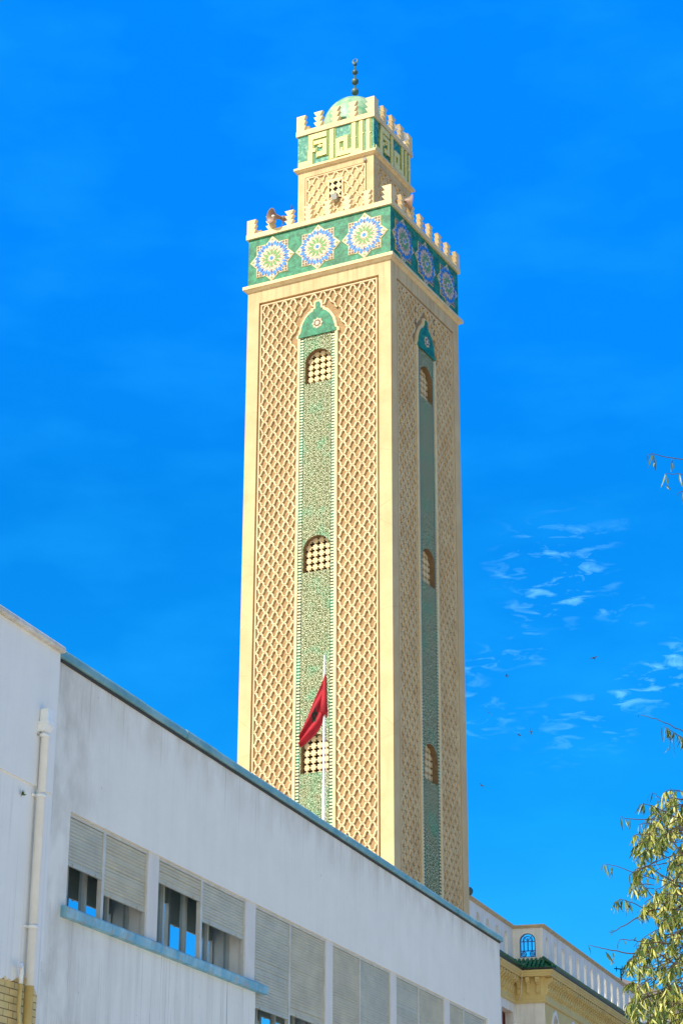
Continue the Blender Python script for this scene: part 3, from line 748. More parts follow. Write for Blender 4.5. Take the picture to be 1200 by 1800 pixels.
loudspeaker(tower_pt(-1.78, -H + .08, 41.86), TM.to_3x3() @ Vector((-.45, -.85, -.12)), 1.3, 'brown horn loudspeaker between the second and third merlon from the left on the main parapet')
loudspeaker(tower_pt(2.95, -2.05, 42.0), TM.to_3x3() @ Vector((.80, .60, -.05)), 1.5, 'pale horn loudspeaker facing right above the shaded side of the main parapet')
loudspeaker(tower_pt(1.5, -1.25, 47.1), TM.to_3x3() @ Vector((.4, -.9, 0)), .9, 'white horn loudspeaker beside the top corner merlon of the small upper tower', HORNW)
loudspeaker(tower_pt(1.5, .15, 47.0), TM.to_3x3() @ Vector((.8, -.5, 0)), .9, 'white horn loudspeaker half hidden behind the middle merlons of the upper tower shaded side', HORNW)
loudspeaker(tower_pt(1.5, 1.15, 47.05), TM.to_3x3() @ Vector((.8, -.5, 0)), 1.0, 'white horn loudspeaker by the far right merlon of the upper tower', HORNW)
def floodlight(x, z, s, label):
    t = thing('floodlight', label, 'floodlight', tower_pt(x, -1.785, z), TROT)
    b = MB(); b.use(METAL); b.slabx([(.02, -.14 * s), (.16 * s, -.10 * s), (.20 * s, .10 * s), (.04, .12 * s)], -.11 * s, .11 * s); b.build('housing', t)
    b = MB(); b.use(mat('lamp_glass', (0.30, 0.28, 0.20), rough=.1)); b.slabx([(.03, -.155 * s), (.16 * s, -.115 * s), (.16 * s, -.10 * s), (.03, -.14 * s)], -.09 * s, .09 * s); b.build('lens', t)
    b = MB(); b.use(METAL); b.tube([(0, 0.0, .2 * s), (0, -.1 * s, .16 * s), (0, -.1 * s, .05)], .014, 6); b.build('bracket', t)
floodlight(.03, 43.02, 1.2, 'grey floodlight hanging under the small pierced window of the upper tower')
floodlight(h2x := 1.40, 44.50, .55, 'tiny pale lamp at the top right corner of the upper tower panel')

def bird_mesh(mb, wing=True, s=1.0):
    mb.use(BIRDM)
    mb.lathe([(0, -.09 * s), (.012 * s, -.08 * s), (.022 * s, -.03 * s), (.024 * s, .02 * s), (.016 * s, .055 * s), (.018 * s, .075 * s), (.012 * s, .092 * s), (.003 * s, .105 * s), (0, .118 * s)], (0, 0, 0), (0, 1, 0), n=10)
    mb.raw([(-.008 * s, -.07 * s, 0), (.008 * s, -.07 * s, 0), (.03 * s, -.15 * s, 0.004), (0, -.12 * s, .004), (-.03 * s, -.15 * s, .004), (0, -.10 * s, -.006)], [(0, 1, 2, 3), (0, 3, 4), (0, 5, 2, 1), (0, 4, 5)])
    if wing:
        for q in (-1, 1):
            P = [(q * .015 * s, .03 * s, .005), (q * .10 * s, .045 * s, .035 * s), (q * .21 * s, -.035 * s, .02 * s), (q * .10 * s, .0, .03 * s), (q * .015 * s, -.03 * s, .005)]
            Q = [(x, y, z - .006 * s) for x, y, z in P]
            n = 5; mb.raw(P + Q, [list(range(n)), list(range(2 * n - 1, n - 1, -1))] + [(i, i + n, (i + 1) % n + n, (i + 1) % n) for i in range(n)])
for i, (px, py, Y, rx, ry, rz, lab) in enumerate([
        (858, 1252, 60, .5, .9, .4, 'small dark swift with spread wings just right of the minaret, above the two close together'),
        (912, 1292, 58, .3, -.6, 2.0, 'dark swift on the left of two flying close together right of the minaret'),
        (932, 1286, 66, .4, 1.2, 1.0, 'paler swift on the right of two flying close together right of the minaret'),
        (890, 1188, 75, .2, .3, 1.5, 'faint swift flying highest beside the minaret shaft, left of the long cloud'),
        (1043, 1157, 55, .2, .1, 2.6, 'swift flying just above the bright long wisp of cloud at right'),
        (846, 1381, 70, .2, .5, .8, 'tiny swift flying lowest, close to the right edge of the minaret')]):
    b = MB(); bird_mesh(b, True, .72); o = b.build('flying_bird'); o.location = at(px, py, Y); o.rotation_euler = (rx, ry, rz)
    tag(o, lab, 'bird', 'birds in the sky')
b = MB(); bird_mesh(b, False, 1.5); b.tube([(-.02, 0, 0), (-.03, -.06, -.04)], .006, 5); b.tube([(.02, 0, 0), (.03, -.06, -.04)], .006, 5)
o = b.build('perched_bird'); o.location = tower_pt(-1.26, -H - .0, 42.19); o.rotation_euler = (1.25, 0, TROT + .6)
tag(o, 'dark bird perched upright on the third merlon from the left of the main parapet', 'bird')

# ------------------------------------------------------------ long white building with roller shutters
def office():
    t = thing('office_building', 'long white rendered building with blue grey roof edging and a row of roller shuttered windows', 'building', (OB.x, OB.y, GZ), BROT)
    T = lambda x, o, z: (x, -o, z - GZ)
    LEN, RZ, HD, DP = 31.1, 10.60, 8.03, .46
    bays = [(.73, 4.21, 2.28), (4.70, 9.34, 6.93), (9.91, 14.57, 12.16), (15.07, 19.69, 17.21), (20.19, 24.75, 22.28), (25.31, 29.40, 26.87)]
    S1, S2 = 6.30, 4.30
    b = MB(T); b.use(WHITE)
    b.box(-1.2, LEN, -DP, 0, HD, RZ)                         # wall above the windows
    b.box(-1.2, bays[0][0], -DP, 0, GZ + .14, HD)            # left margin
    b.box(bays[-1][1], LEN, -DP, 0, GZ + .14, HD)         # right margin
    b.box(bays[0][0], 9.91, -DP, 0, GZ + .14, S1 - .11)
    b.box(9.91, bays[-1][1], -DP, 0, GZ + .14, S2)
    b.box(0, LEN, -14, -DP - .01, GZ + .14, RZ - .3)
    b.box(LEN - .3, LEN, -14, -DP, GZ + .14, RZ)
    b.box(0, LEN, -14, -13.7, RZ - .3, RZ)
    b.build('wall', t)
    for (a0, a1), (b0, b1) in zip([(x[0], x[1]) for x in bays], [(x[0], x[1]) for x in bays[1:]]):
        lo = S1 - .11 if a1 < 9.5 else S2
        if abs(a1 - 9.34) < .01: lo = S1 - .11
        b = MB(T); b.use(mat('pier_plaster', (0.80, 0.75, 0.68), (0.70, 0.65, 0.57), scale=1.6, bump=.1, stretch=(1, 1, .4))); b.box(a1, b0, -DP, -.03, lo, HD); b.build('pier', t)
    # flashing on the roof edge
    b = MB(T); b.use(FLASH)
    r = random.Random(3); x = -.22
    while x < LEN + .10:
        x2 = min(x + r.uniform(1.7, 2.3), LEN + .12); w = r.uniform(-.008, .012)
        b.slabx([(-.30, RZ), (.075 + w, RZ), (.085 + w, RZ + .02), (.085 + w, RZ + .13), (.05, RZ + .175 + w), (-.30, RZ + .16)], x, x2 - .006); x = x2
    b.build('roof_flashing', t)
    b = MB(T); b.use(mat('dark_edge_strip', (.05, .05, .05))); b.box(0.01, LEN, -.02, .035, RZ - .05, RZ - .001); b.build('edge_strip', t)  # dark strip along the wall top, just below the flashing
    # sill of the first two bays
    b = MB(T); b.use(SILL); xs = [0.54, 2.4, 4.9, 7.2, 10.36]
    for i in range(4):
        e = .004 * (i % 2); b.slabx([(-.45, S1 - .11), (.0, S1 - .11), (.0, S1 - .14), (.11 + e, S1 - .13), (.13 + e, S1 + .02), (.10 + e, S1 + .05), (-.45, S1 + .06)], xs[i], xs[i + 1] - .005)
    b.build('sill', t)
    b = MB(T); b.use(SILL); b.slabx([(-.45, S2), (.11, S2), (.13, S2 + .12), (-.45, S2 + .14)], 9.92, 29.5); b.build('sill', t)
    shut = {(0, 0): 7.13, (0, 1): 6.87, (1, 0): 7.54, (1, 1): 7.20, (2, 0): 5.90, (2, 1): 6.02, (3, 0): 5.5, (3, 1): 5.4, (4, 0): 5.2, (4, 1): 5.6, (5, 0): 5.3, (5, 1): 5.0}
    r = random.Random(9)
    for i, (x0, x1, xm) in enumerate(bays):
        zs = S1 + .05 if i < 2 else S2 + .13
        for h, (a, c) in enumerate(((x0, xm), (xm, x1))):
            w = MB(T); w.use(WFRAME); g0 = -.13
            # rails and mullion of the shutter
            if h == 0: w.box(a, a + .045, g0, -.045, zs, HD - .06); w.box(c - .05, c + .05, g0 - .01, -.05, zs, HD - .06)
            else: w.box(c - .045, c, g0, -.045, zs, HD - .06)
            if h == 0: w.box(x0, x1, -.30, -.05, HD - .06, HD - .002)
            win = w.build('window', t)
            xa, xb = a + (.045 if h == 0 else .052), c - (.052 if h == 0 else .045)
            s = MB(T); s.use(SHUT if (i + h) % 2 == 0 else SHUT2); z = HD - .06; zb = shut[(i, h)]; p = .062
            while z > zb + .06:
                z1 = z - p; j = r.uniform(-.004, .003) + (r.uniform(-.012, -.004) if r.random() < .06 else 0)
                s.slabx([(-.085 + j, z - .004), (-.072 + j, z - .012), (-.066 + j, z - p * .45), (-.070 + j, z - p * .85), (-.085, z1 - .002), (-.11, z1 - .002), (-.11, z - .004)], xa, xb); z = z1
            s.slabx([(-.06, z), (-.055, z - .05), (-.10, z - .05), (-.10, z)], xa, xb)
            for q in (.18, .82):
                xx = xa + (xb - xa) * q; s.box(xx - .03, xx + .03, -.055, -.035, z - .06, z - .01)
            s.build('shutter', win)
            # glazing far back in the reveal
            f = MB(T); f.use(FRAME); m_ = (a + c) / 2 + r.uniform(-.05, .05)
            for xx in (a + .02, m_, c - .02): f.box(xx - .035, xx + .035, -.455, -.385, zs, HD - .1)
            f.box(a, c, -.455, -.385, zs, zs + .06)
            f.build('sash', win)
            for q, (ga, gc) in enumerate(((a + .055, m_ - .035), (m_ + .035, c - .055))):
                g = MB(T); g.use(GLASS); tilt = r.uniform(-.004, .004)
                o1, o2 = -.44 + tilt, -.44 - tilt
                g.raw([T(ga, o1, zs + .06), T(gc, o2, zs + .06), T(gc, o2, HD - .1), T(ga, o1, HD - .1), T(ga, o1 - .006, zs + .06), T(gc, o2 - .006, zs + .06), T(gc, o2 - .006, HD - .1), T(ga, o1 - .006, HD - .1)],
                      [(0, 1, 2, 3), (7, 6, 5, 4), (0, 4, 5, 1), (2, 6, 7, 3), (0, 3, 7, 4), (1, 5, 6, 2)])
                g.build('pane', win)
    return t
office()

def annex():
    t = thing('rendered_block', 'taller white block at far left with pale coping and yellow brick at its base', 'building', (OB.x, OB.y, GZ), BROT)
    T = lambda x, o, z: (x, -o, z - GZ)
    b = MB(T); b.use(BRICK); b.box(-14, -.22, -14, .035, GZ + .14, 8.1); b.build('brick_wall', t)
    b = MB(T); b.use(WHITE2)
    b.box(-14, -.24, -14, .12, 8.10, 10.62)                 # upper storey, a little proud
    # lower render coat with ragged bottom edge
    r = random.Random(5); pts = [(-.18, 8.10), (-.18, 5.30), (-.25, 5.28), (-.265, 4.76), (-.32, 4.72)]
    x = -.32; z = 4.72
    pts += [(-.40, 4.80), (-.52, 4.89)]
    x = -.52
    while x > -2.0:
        x -= r.uniform(.05, .13); pts.append((x, 4.90 + r.uniform(-.05, .05) - (.0 if x > -1.2 else .05)))
    pts += [(-2.1, 4.84), (-2.1, 8.10)]
    b.prism(pts[::-1], .03, .085)
    b.box(-14, -3.6, .03, .085, 4.85, 8.10); b.box(-3.6, -2.1, .03, .085, 4.85, 5.2)
    b.build('render_coat', t)
    w = MB(T); w.use(mat('brown_painted_frame', (.22, .12, .06), (.3, .18, .09), scale=4, rough=.5)); w.box(-3.6, -3.5, .0, .06, 5.2, 8.08); w.box(-2.21, -2.11, .0, .062, 5.2, 8.08); w.box(-3.5, -2.21, .0, .06, 7.98, 8.08); w.box(-3.5, -2.21, .0, .06, 5.2, 5.3)
    wn = w.build('window', t)
    w = MB(T); w.use(SHUT); z = 7.98
    while z > 5.35: w.slabx([(.036, z), (.05, z - .03), (.036, z - .06), (.03, z - .06), (.03, z)], -3.5, -2.21); z -= .062
    w.build('shutter', wn)
    b = MB(T); b.use(COPE); r = random.Random(2); x = -14
    while x < -.25:
        x2 = min(x + r.uniform(.9, 1.2), -.22)
        b.slabx([(-.35, 10.62), (.20, 10.62), (.22, 10.65), (.21, 10.71), (.17, 10.745), (-.35, 10.76)], x, x2 - .004); x = x2
    b.build('coping', t)
annex()

def downpipe():
    T = lambda x, o, z: (x, -o, z)
    t = thing('downpipe', 'white rainwater downpipe with square hopper head, yellow painted at its foot', 'pipe', (OB.x, OB.y, 0), BROT)
    x0 = -.80
    b = MB(T); b.use(PIPE)
    b.slabx([(.12, 9.04), (.24, 9.04), (.30, 9.14), (.30, 9.22), (.12, 9.22)], x0 - .11, x0 + .11)
    b.box(x0 - .085, x0 + .085, .13, .28, 9.222, 9.44)
    b.box(x0 - .12, x0 + .12, .12, .315, 9.17, 9.215); b.build('hopper_head', t)
    b = MB(T); b.use(PIPE); b.tube([T(x0, .20, 9.08), T(x0, .20, 8.0)], .068, 14); b.tube([T(x0, .185, 8.02), T(x0 - .0, .185, 4.80)], .074, 14); b.build('pipe', t)
    b = MB(T); b.use(YPIPE); b.tube([T(x0, .185, 4.80), T(x0, .185, 3.4), T(x0, .185, GZ + .15)], .0755, 14); b.build('painted_foot', t)
    for z in (8.98, 7.94, 5.75):
        b = MB(T); b.use(PIPE if z != 7.98 else METAL); b.lathe([(.078, -.03), (.092, -.03), (.092, .03), (.078, .03)], T(x0, .19, z), n=14); b.box(x0 - .15, x0 + .15, .09, .12, z - .02, z + .02); b.build('collar', t)
downpipe()
def vent_pipe():
    T = lambda x, o, z: (x, -o, z)
    t = thing('vent_pipe', 'thin white goose neck pipe bent over at the top, left of the downpipe', 'pipe', (OB.x, OB.y, 0), BROT)
    x0 = -1.06; b = MB(T); b.use(PIPE)
    b.tube([T(x0 - .14, .20, 5.03), T(x0 - .125, .20, 5.08), T(x0 - .09, .19, 5.10), T(x0 - .04, .18, 5.05), T(x0 - .01, .17, 4.97), T(x0, .16, 4.88), T(x0, .16, 4.80)], .036, 10); b.build('neck', t)
    b = MB(T); b.use(YPIPE); b.tube([T(x0, .16, 4.80), T(x0 + .0, .15, 4.4), T(x0 + .06, .15, 4.2), T(x0 + .07, .15, 3.4), T(x0 + .07, .15, GZ + .15)], .036, 10); b.build('riser', t)
vent_pipe()
def sprout():
    T = lambda x, o, z: (x, -o, z)
    t = thing('wall_sprout', 'tiny green plant sprouting from the white wall left of the downpipe', 'plant', tuple(OB.to_3d() + D.to_3d() * -1.32 + NS.to_3d() * .09 + Vector((0, 0, 7.84))), BROT)
    r = random.Random(8); b = MB(T); b.use(mat('dull_green_sprig', (.05, .12, .03), (.10, .17, .04), scale=20))
    for i in range(9):
        a = r.uniform(-1.2, 1.2); l = r.uniform(.05, .11); p = Vector((0, -.01, 0)); q = Vector((sin(a) * l, -.05 - r.random() * .04, cos(a) * l)); w = Vector((cos(a), 0, -sin(a))) * .014
        b.raw([p, (p + q) / 2 + w, q, (p + q) / 2 - w, (p + q) / 2 + Vector((0, -.008, 0))], [(0, 1, 4), (1, 2, 4), (2, 3, 4), (3, 0, 4)])
    b.build('leaves', t)
    b = MB(T); b.use(TWIG); b.tube([(0, 0, -.02), (.004, -.02, .02), (0, -.04, .05)], .004, 5); b.build('stem', t)
sprout()

# ------------------------------------------------------------ flag on its pole behind the roof edge
def flag():
    base = OB + D * 16.53 - NS * .8
    t = thing('flagpole', 'white flagpole with a limp red flag bearing a dark green star', 'flag', (base.x, base.y, 10.3))
    b = MB(); b.use(POLE); top = 15.70 - 10.3
    b.tube([(0, 0, 0), (0, 0, 1.9)], .040, 12); b.tube([(0, 0, 1.9), (0, 0, top - .35)], .031, 12); b.tube([(0, 0, top - .35), (0, 0, top)], .024, 10); b.build('pole', t)
    b = MB(); b.use(mat('yellowed_rope', (.5, .45, .35))); b.tube([(.05, -.02, .7), (.07, -.02, 2.5), (.055, -.02, 3.0)], .006, 5); b.tube([(-.02, -.05, .55), (.05, -.06, .5), (.08, -.02, .62)], .012, 5); b.build('halyard', t)
    # cloth: hoist bunched on the pole, fly sagging down to the left
    nu, nv = 26, 22
    b = MB(); b.use(RED)
    hz0, hz1 = top - .62, top - 1.52            # top and bottom of the hoist on the pole
    def P(u, v):
        # u along the fly 0..1, v down the hoist 0..1 ; the fly hangs almost straight down, leaning left
        ax = Vector((-.60, 0, -1.40)) if True else 0
        hz = hz0 + (hz1 - hz0) * v
        L = 1.0 - .10 * v
        dx = -.62 * u ** (1 + .6 * v) * (1 + .03 * v)
        dz = -(1 - v) * (1.50 * u) - v * (.98 * u ** .72)
        sag = Vector((dx, -.03 - .10 * sin(pi * u) * (1 - v), dz)); L = 1.0
        fold = .045 * sin(4.4 * v * pi + 2.0 * u) * (.4 + u * .6)
        f2 = .03 * sin(11 * u + 4 * v)
        return Vector((.0, 0, hz)) + sag * L + Vector((.35 * fold, fold + f2 * u, .0))
    V = [tuple(P(i / nu, j / nv)) for j in range(nv + 1) for i in range(nu + 1)]
    b.smooth = True
    b.raw(V, [(j * (nu + 1) + i, j * (nu + 1) + i + 1, (j + 1) * (nu + 1) + i + 1, (j + 1) * (nu + 1) + i) for j in range(nv) for i in range(nu)])
    # the hoist edge bunched round the pole as a tapering roll of cloth
    roll = [(.022 + .0, -.0, hz0 + .14), (.018, -.01, hz0 - .05), (.01, -.02, hz0 - .35), (-.005, -.03, hz0 - .65), (-.01, -.03, hz0 - .92), (-.01, -.03, hz0 - .97)]
    b.tube(roll, [.012, .045, .065, .088, .108, .06], 12)
    b.tube([(.05, -.05, hz0 - .9), (.055, -.05, hz0 - .98), (.07, -.04, hz0 - 1.08)], [.05, .03, .012], 8)
    fl = b.build('cloth', t)
    md = fl.modifiers.new('thick', 'SOLIDIFY'); md.thickness = .006; md.offset = 0
    s = MB(); s.use(FLAGSTAR)
    def Q(a, r): return P(.44 + r * cos(a) * .26, .36 + r * sin(a) * .34) + Vector((0, -.012, 0))
    for i in range(5):
        a = pi / 2 + 2 * pi * i / 5; c = a + 4 * pi / 5
        p, q = (cos(a), sin(a)), (cos(c), sin(c)); n = Vector((-(q[1] - p[1]), q[0] - p[0])).normalized() * .13
        for k in range(6):
            t0, t1 = k / 6, (k + 1) / 6
            cs = []
            for tt, sg in ((t0, -1), (t1, -1), (t1, 1), (t0, 1)):
                x, y = p[0] + (q[0] - p[0]) * tt + n.x * sg, p[1] + (q[1] - p[1]) * tt + n.y * sg
                cs.append(P(.48 + x * .11, .42 + y * .18) + Vector((0, -.014 - i * .0008, 0)))
            s.raw(cs, [(0, 1, 2, 3)])
    st = s.build('star', fl); md = st.modifiers.new('thick', 'SOLIDIFY'); md.thickness = .002; md.offset = 0
flag()

# ------------------------------------------------------------ mosque hall with arched parapet
def hall():
    t = thing('mosque_hall', 'cream hall with pierced white parapet, bracketed yellow cornice and green tiled eaves', 'building', (R0.x, R0.y, GZ), BROT)
    T = lambda x, o, z: (x, -o, z - GZ)
    J, W2, LN = 6.88, 1.24, 46.0
    PB, PT, TH = 13.05, 14.42, .30
    # walls below the cornice
    b = MB(T)
    b.use(MWHITE)
    # side A wall with the window opening
    wx0, wx1, wz1, wz0 = 4.72, 6.60, 11.03, 8.4
    b.box(0, wx0, -.5, 0, GZ + .02, 11.46); b.box(wx1, J + .5, -.5, 0, GZ + .02, 11.46); b.box(wx0, wx1, -.5, 0, wz1, 11.46); b.box(wx0, wx1, -.5, 0, GZ + .02, wz0)
    b.box(J, J + .5, 0, W2, GZ + .02, 11.46)
    b.build('wall', t)
    b = MB(T); b.use(YWALL); 
    cells = []
    x = J + .5 + .35
    # front C with arched windows
    T2 = lambda x, o, z: (x, -(o + W2), z - GZ)
    b.T = T2
    b.poly([(J + .001, .001, GZ + .02), (J + .7, .001, GZ + .02), (J + .7, .001, 11.46), (J + .001, .001, 11.46)])
    xx = J + .7
    ws = []
    while xx < LN:
        arch_cell(b, xx, xx + 3.4, GZ + .02, 11.46, xx + 1.02, .55, 8.2, 10.45, .66, .001, .35, YWALL, MWHITE, n=14, pointed=True)
        ws.append(xx + 1.02); xx += 3.4
    b.use(YWALL); b.build('facade', t)
    for x in ws:
        w = MB(T2); w.use(MWHITE)      # raised white surround
        def arc(hw, rise, dz): return [(x + hw * c_, 10.45 + rise * max(0.0, 1 - abs(c_) ** 1.7) ** .75 + dz) for c_ in [cos(pi * i / 14) for i in range(15)]]
        O_, I_ = arc(.75, .84, 0), arc(.55, .66, 0)
        for i in range(14): w.prism([O_[i], O_[i + 1], I_[i + 1], I_[i]], .0, .05)
        w.box(x - .75, x - .55, 0, .05, 8.2, 10.45); w.box(x + .55, x + .75, 0, .05, 8.2, 10.45)
        wn = w.build('window', t)
        g = MB(T2); g.use(GLASS); g.box(x - .56, x + .56, -.36, -.34, 8.2, 11.2); g.build('pane', wn)
        g = MB(T2); g.use(MAROON); g.box(x - .04, x + .04, -.339, -.28, 8.2, 11.1); g.box(x - .55, x - .48, -.339, -.28, 8.2, 10.8); g.box(x + .48, x + .55, -.339, -.28, 8.2, 10.8); g.box(x - .48, x + .48, -.339, -.285, 10.3, 10.38); g.build('frame', wn)
    w = MB(T); w.use(MAROON); w.box(wx0, wx0 + .08, -.42, -.34, wz0, wz1); w.box(wx1 - .08, wx1, -.42, -.34, wz0, wz1); w.box(5.6, 5.7, -.42, -.34, wz0, wz1); w.box(wx0, wx1, -.42, -.345, wz1 - .08, wz1)
    wn = w.build('window', t)
    w = MB(T); w.use(MAROON); w.box(wx0 + .08, 5.6, -.40, -.37, wz0, wz1 - .08); w.box(5.7, wx1 - .08, -.401, -.372, wz0, wz1 - .08); w.build('shutter', wn)
    # frieze zone behind the brackets + bed moulding + cornice + eave soffit, following the corner
    def run(name, m, prof, over):
        """profile (out,z) swept along side A, the return and side C with mitred corners"""
        b = MB(T); b.use(m)
        path = []
        for o, z in prof:
            path.append([(0, o, z), (J - o, o, z), (J - o, W2 + o, z), (LN, W2 + o, z)])
        n = len(prof)
        for i in range(n):
            a, c = path[i], path[(i + 1) % n]
            for k in range(3): b.poly([a[k], a[k + 1], c[k + 1], c[k]])
        b.poly([p[0] for p in path]); b.poly([p[3] for p in path][::-1])
        return b.build(name, t)
    run('frieze_wall', YWALL, [(-.3, 11.46), (.03, 11.46), (.03, 12.42), (-.3, 12.42)], 0)
    run('bed_moulding', YWALL, [(-.05, 11.40), (.055, 11.40), (.085, 11.46), (.085, 11.52), (.032, 11.54), (-.05, 11.54)], 0)
    run('cornice', YWALL, [(-.2, 12.42), (.36, 12.42), (.38, 12.49), (.41, 12.50), (.42, 12.56), (.46, 12.58), (.46, 12.66), (-.2, 12.66)], 0)
    run('eave_shadow_edge', mat('dark_eave_edge', (.012, .02, .02), (.03, .04, .035), scale=5, rough=.5), [(.1, 12.662), (.48, 12.662), (.51, 12.70), (.51, 12.735), (.49, 12.74), (.1, 12.72)], 0)  # dark colour draws in the eave's edge and shadow line
    def corbel(px, po, rot, k):
        # local: cx across, o out; rot False = projects along -y (street), True = projects along -x (towards camera)
        prof = [(.03, 12.40), (.33, 12.40), (.34, 12.28), (.28, 12.20), (.20, 12.17), (.19, 12.12), (.13, 12.10), (.11, 12.00), (.17, 11.96), (.18, 11.86), (.13, 11.79), (.06, 11.74), (.03, 11.62)]
        if rot: TT = lambda x, o, z: (px - o, -(po + x), z - GZ)
        else: TT = lambda x, o, z: (px + x, -(po + o), z - GZ)
        b = MB(TT); b.use(YWALL); b.slabx(prof, -.075, .075); b.build('corbel', t)
    n = 0; x = .25
    while x < J - .35: corbel(x, 0, False, n); x += .42; n += 1
    for y in (.22, .62, 1.02): corbel(J, y, True, n); n += 1
    x = J + .1
    while n < 99 and x < LN - 1: corbel(x, W2, False, n); x += .42; n += 1
    # tiled eaves: rows of barrel tiles sloping up to the parapet foot
    b = MB(T); b.use(ROOFG); b.smooth = True
    def tiles(p0, p1, outv, n_out0, ends=(0, 0)):
        p0, p1, outv = Vector(p0), Vector(p1), Vector(outv); L = (p1 - p0).length; d = (p1 - p0) / L; nt_ = int(L / .16)
        for i in range(nt_ + 1):
            s = L * i / nt_
            a0 = p0 + d * s + outv * .50; a1 = p0 + d * s
            for k, e in enumerate(ends):     # hips shorten the run at the corner
                pass
            segs = 3; pts = []
            for q in range(segs * 2):
                f = (q + 1) // 2 / segs; r = .062 if q % 2 == 0 else .052
                pts.append((a0.lerp(a1, f), 12.79 + .38 * f + (.012 if q % 2 == 0 else 0), r))
            b.tube([T(p.x, p.y, z) for p, z, r in pts], [r for *_, r in pts], 8)
    b.smooth = False
    b.poly([(0, .45, 12.74), (J - .45, .45, 12.74), (J, 0, 13.12), (0, 0, 13.12)])
    b.poly([(J - .45, .45, 12.74), (J - .45, W2 + .45, 12.74), (J, W2, 13.12), (J, 0, 13.12)])
    b.poly([(J - .45, W2 + .45, 12.74), (LN, W2 + .45, 12.74), (LN, W2, 13.12), (J, W2, 13.12)])
    tiles((0.1, 0), (J - .5, 0), (0, 1), 0)
    tiles((J, -.1), (J, W2 + .05), (-1, 0), 0)
    tiles((J + .15, W2), (LN, W2), (0, 1), 0)
    for (xa, oa), (xb, ob) in (((J - .5, W2 + .5), (J, W2)),): b.tube([T(xa, oa, 12.81), T(xb, ob, 13.19)], .075, 10)
    b.build('eave_tiles', t)
    # parapet
    b = MB(T)
    def parapet(TT, xa, xb, holes, hb=13.17, hs=13.95, rise=.22, hw=.26):
        b.T = TT; xs = [xa] + [(p + q) / 2 for p, q in zip(holes, holes[1:])] + [xb]
        for i, h in enumerate(holes):
            arch_cell(b, xs[i], xs[i + 1], PB, PT, h, hw, hb, hs, rise, 0, TH, MWHITE, MWHITE, n=8, pointed=True, back=True)
    parapet(T, 0, J, [1.29, 2.77, 4.23, 5.69])
    TC = lambda x, o, z: (x, -(o + W2), z - GZ)
    hC = []; x = J + .74
    while x < LN - 1: hC.append(x); x += 1.48
    parapet(TC, J, LN, hC)
    # the return with the blue window
    TJ = lambda x, o, z: (J - o, -x, z - GZ)
    b.T = TJ; arch_cell(b, .0, W2, PB, PT, .60, .335, 13.24, 13.90, .31, .0, .22, MWHITE, MWHITE, n=14, back=True)
    b.build('parapet', t)
    run('coping', MCOPE, [(-.36, PT + .001), (.04, PT + .001), (.06, PT + .05), (.10, PT + .07), (.10, PT + .13), (-.36, PT + .13)], 0)
    # blue iron grille in the return
    g = MB(TJ); g.use(BLUEIRON); gc, gw, gb, gs = .60, .335, 13.24, 13.90; o0, o1 = -.10, -.06
    def circ(cx, cz, r, w, a0=0, a1=2 * pi, n=16):
        for i in range(n):
            p, q = a0 + (a1 - a0) * i / n, a0 + (a1 - a0) * (i + 1) / n
            g.prism([(cx + r * cos(p), cz + r * sin(p)), (cx + r * cos(q), cz + r * sin(q)), (cx + (r - w) * cos(q), cz + (r - w) * sin(q)), (cx + (r - w) * cos(p), cz + (r - w) * sin(p))], o0, o1)
    g.box(gc - gw, gc - gw + .05, o0, o1, gb, gs); g.box(gc + gw - .05, gc + gw, o0, o1, gb, gs); g.box(gc - gw + .05, gc + gw - .05, o0, o1, gb, gb + .04)
    circ(gc, gs, gw - .002, .05, 0, pi); circ(gc, gs, gw * .62, .028, 0, pi)
    for q in (-.5, 0, .5): g.box(gc + q * gw - .022, gc + q * gw + .022, o0 + .003, o1 + .003, gb + .26, gs + .12)
    g.box(gc - gw + .05, gc + gw - .05, o0 - .002, o1 + .006, gb + .25, gb + .285); g.box(gc - gw + .05, gc + gw - .05, o0 - .002, o1 + .006, gs - .03, gs + .0)
    for q in (-.17, .17):
        circ(gc + q, gb + .14, .11, .035); circ(gc + q, gb + .14, .05, .03)
    for q in (-1, 1): g.prism([(gc + q * .01, gs + .02), (gc + q * .035, gs + .02), (gc + q * .19, gs + .2), (gc + q * .165, gs + .21)], o0 + .002, o1 + .004)
    g.build('grille', t)
    # ball on the parapet end next to the minaret
    g = MB(T); g.use(COPPER); c = T(.42, -.10, PT + .13)
    g.lathe([(.10, 0), (.07, .04), (.05, .07), (.13, .14), (.165, .23), (.15, .32), (.09, .39), (0, .41)], c, n=18); g.build('ball_finial', t)
    b = MB(T); b.use(MWHITE); b.box(0, LN, -12, -TH - 1.6, GZ + .02, 12.9); b.box(J, LN, -TH - 1.6, W2 - .36, 12.2, 12.9); b.box(0, J, -1.9, -TH, 12.2, 12.9); b.build('roof_slab', t)
hall()
def cable():
    T = lambda x, o, z: (x, -o, z)
    t = thing('cable', 'thin pale cable hanging over the green tiled eaves down the yellow cornice', 'cable', (R0.x, R0.y, 0), BROT)
    b = MB(T); b.use(mat('pale_cable_sheath', (.80, .76, .58)))
    b.tube([T(6.86, .62, 13.16), T(6.74, .58, 13.05), T(6.34, .47, 12.82), T(6.33, .46, 12.4), T(6.44, .40, 12.0), T(6.60, .34, 11.75), T(6.80, .16, 11.50)], .014, 6); b.build('cord', t)
cable()

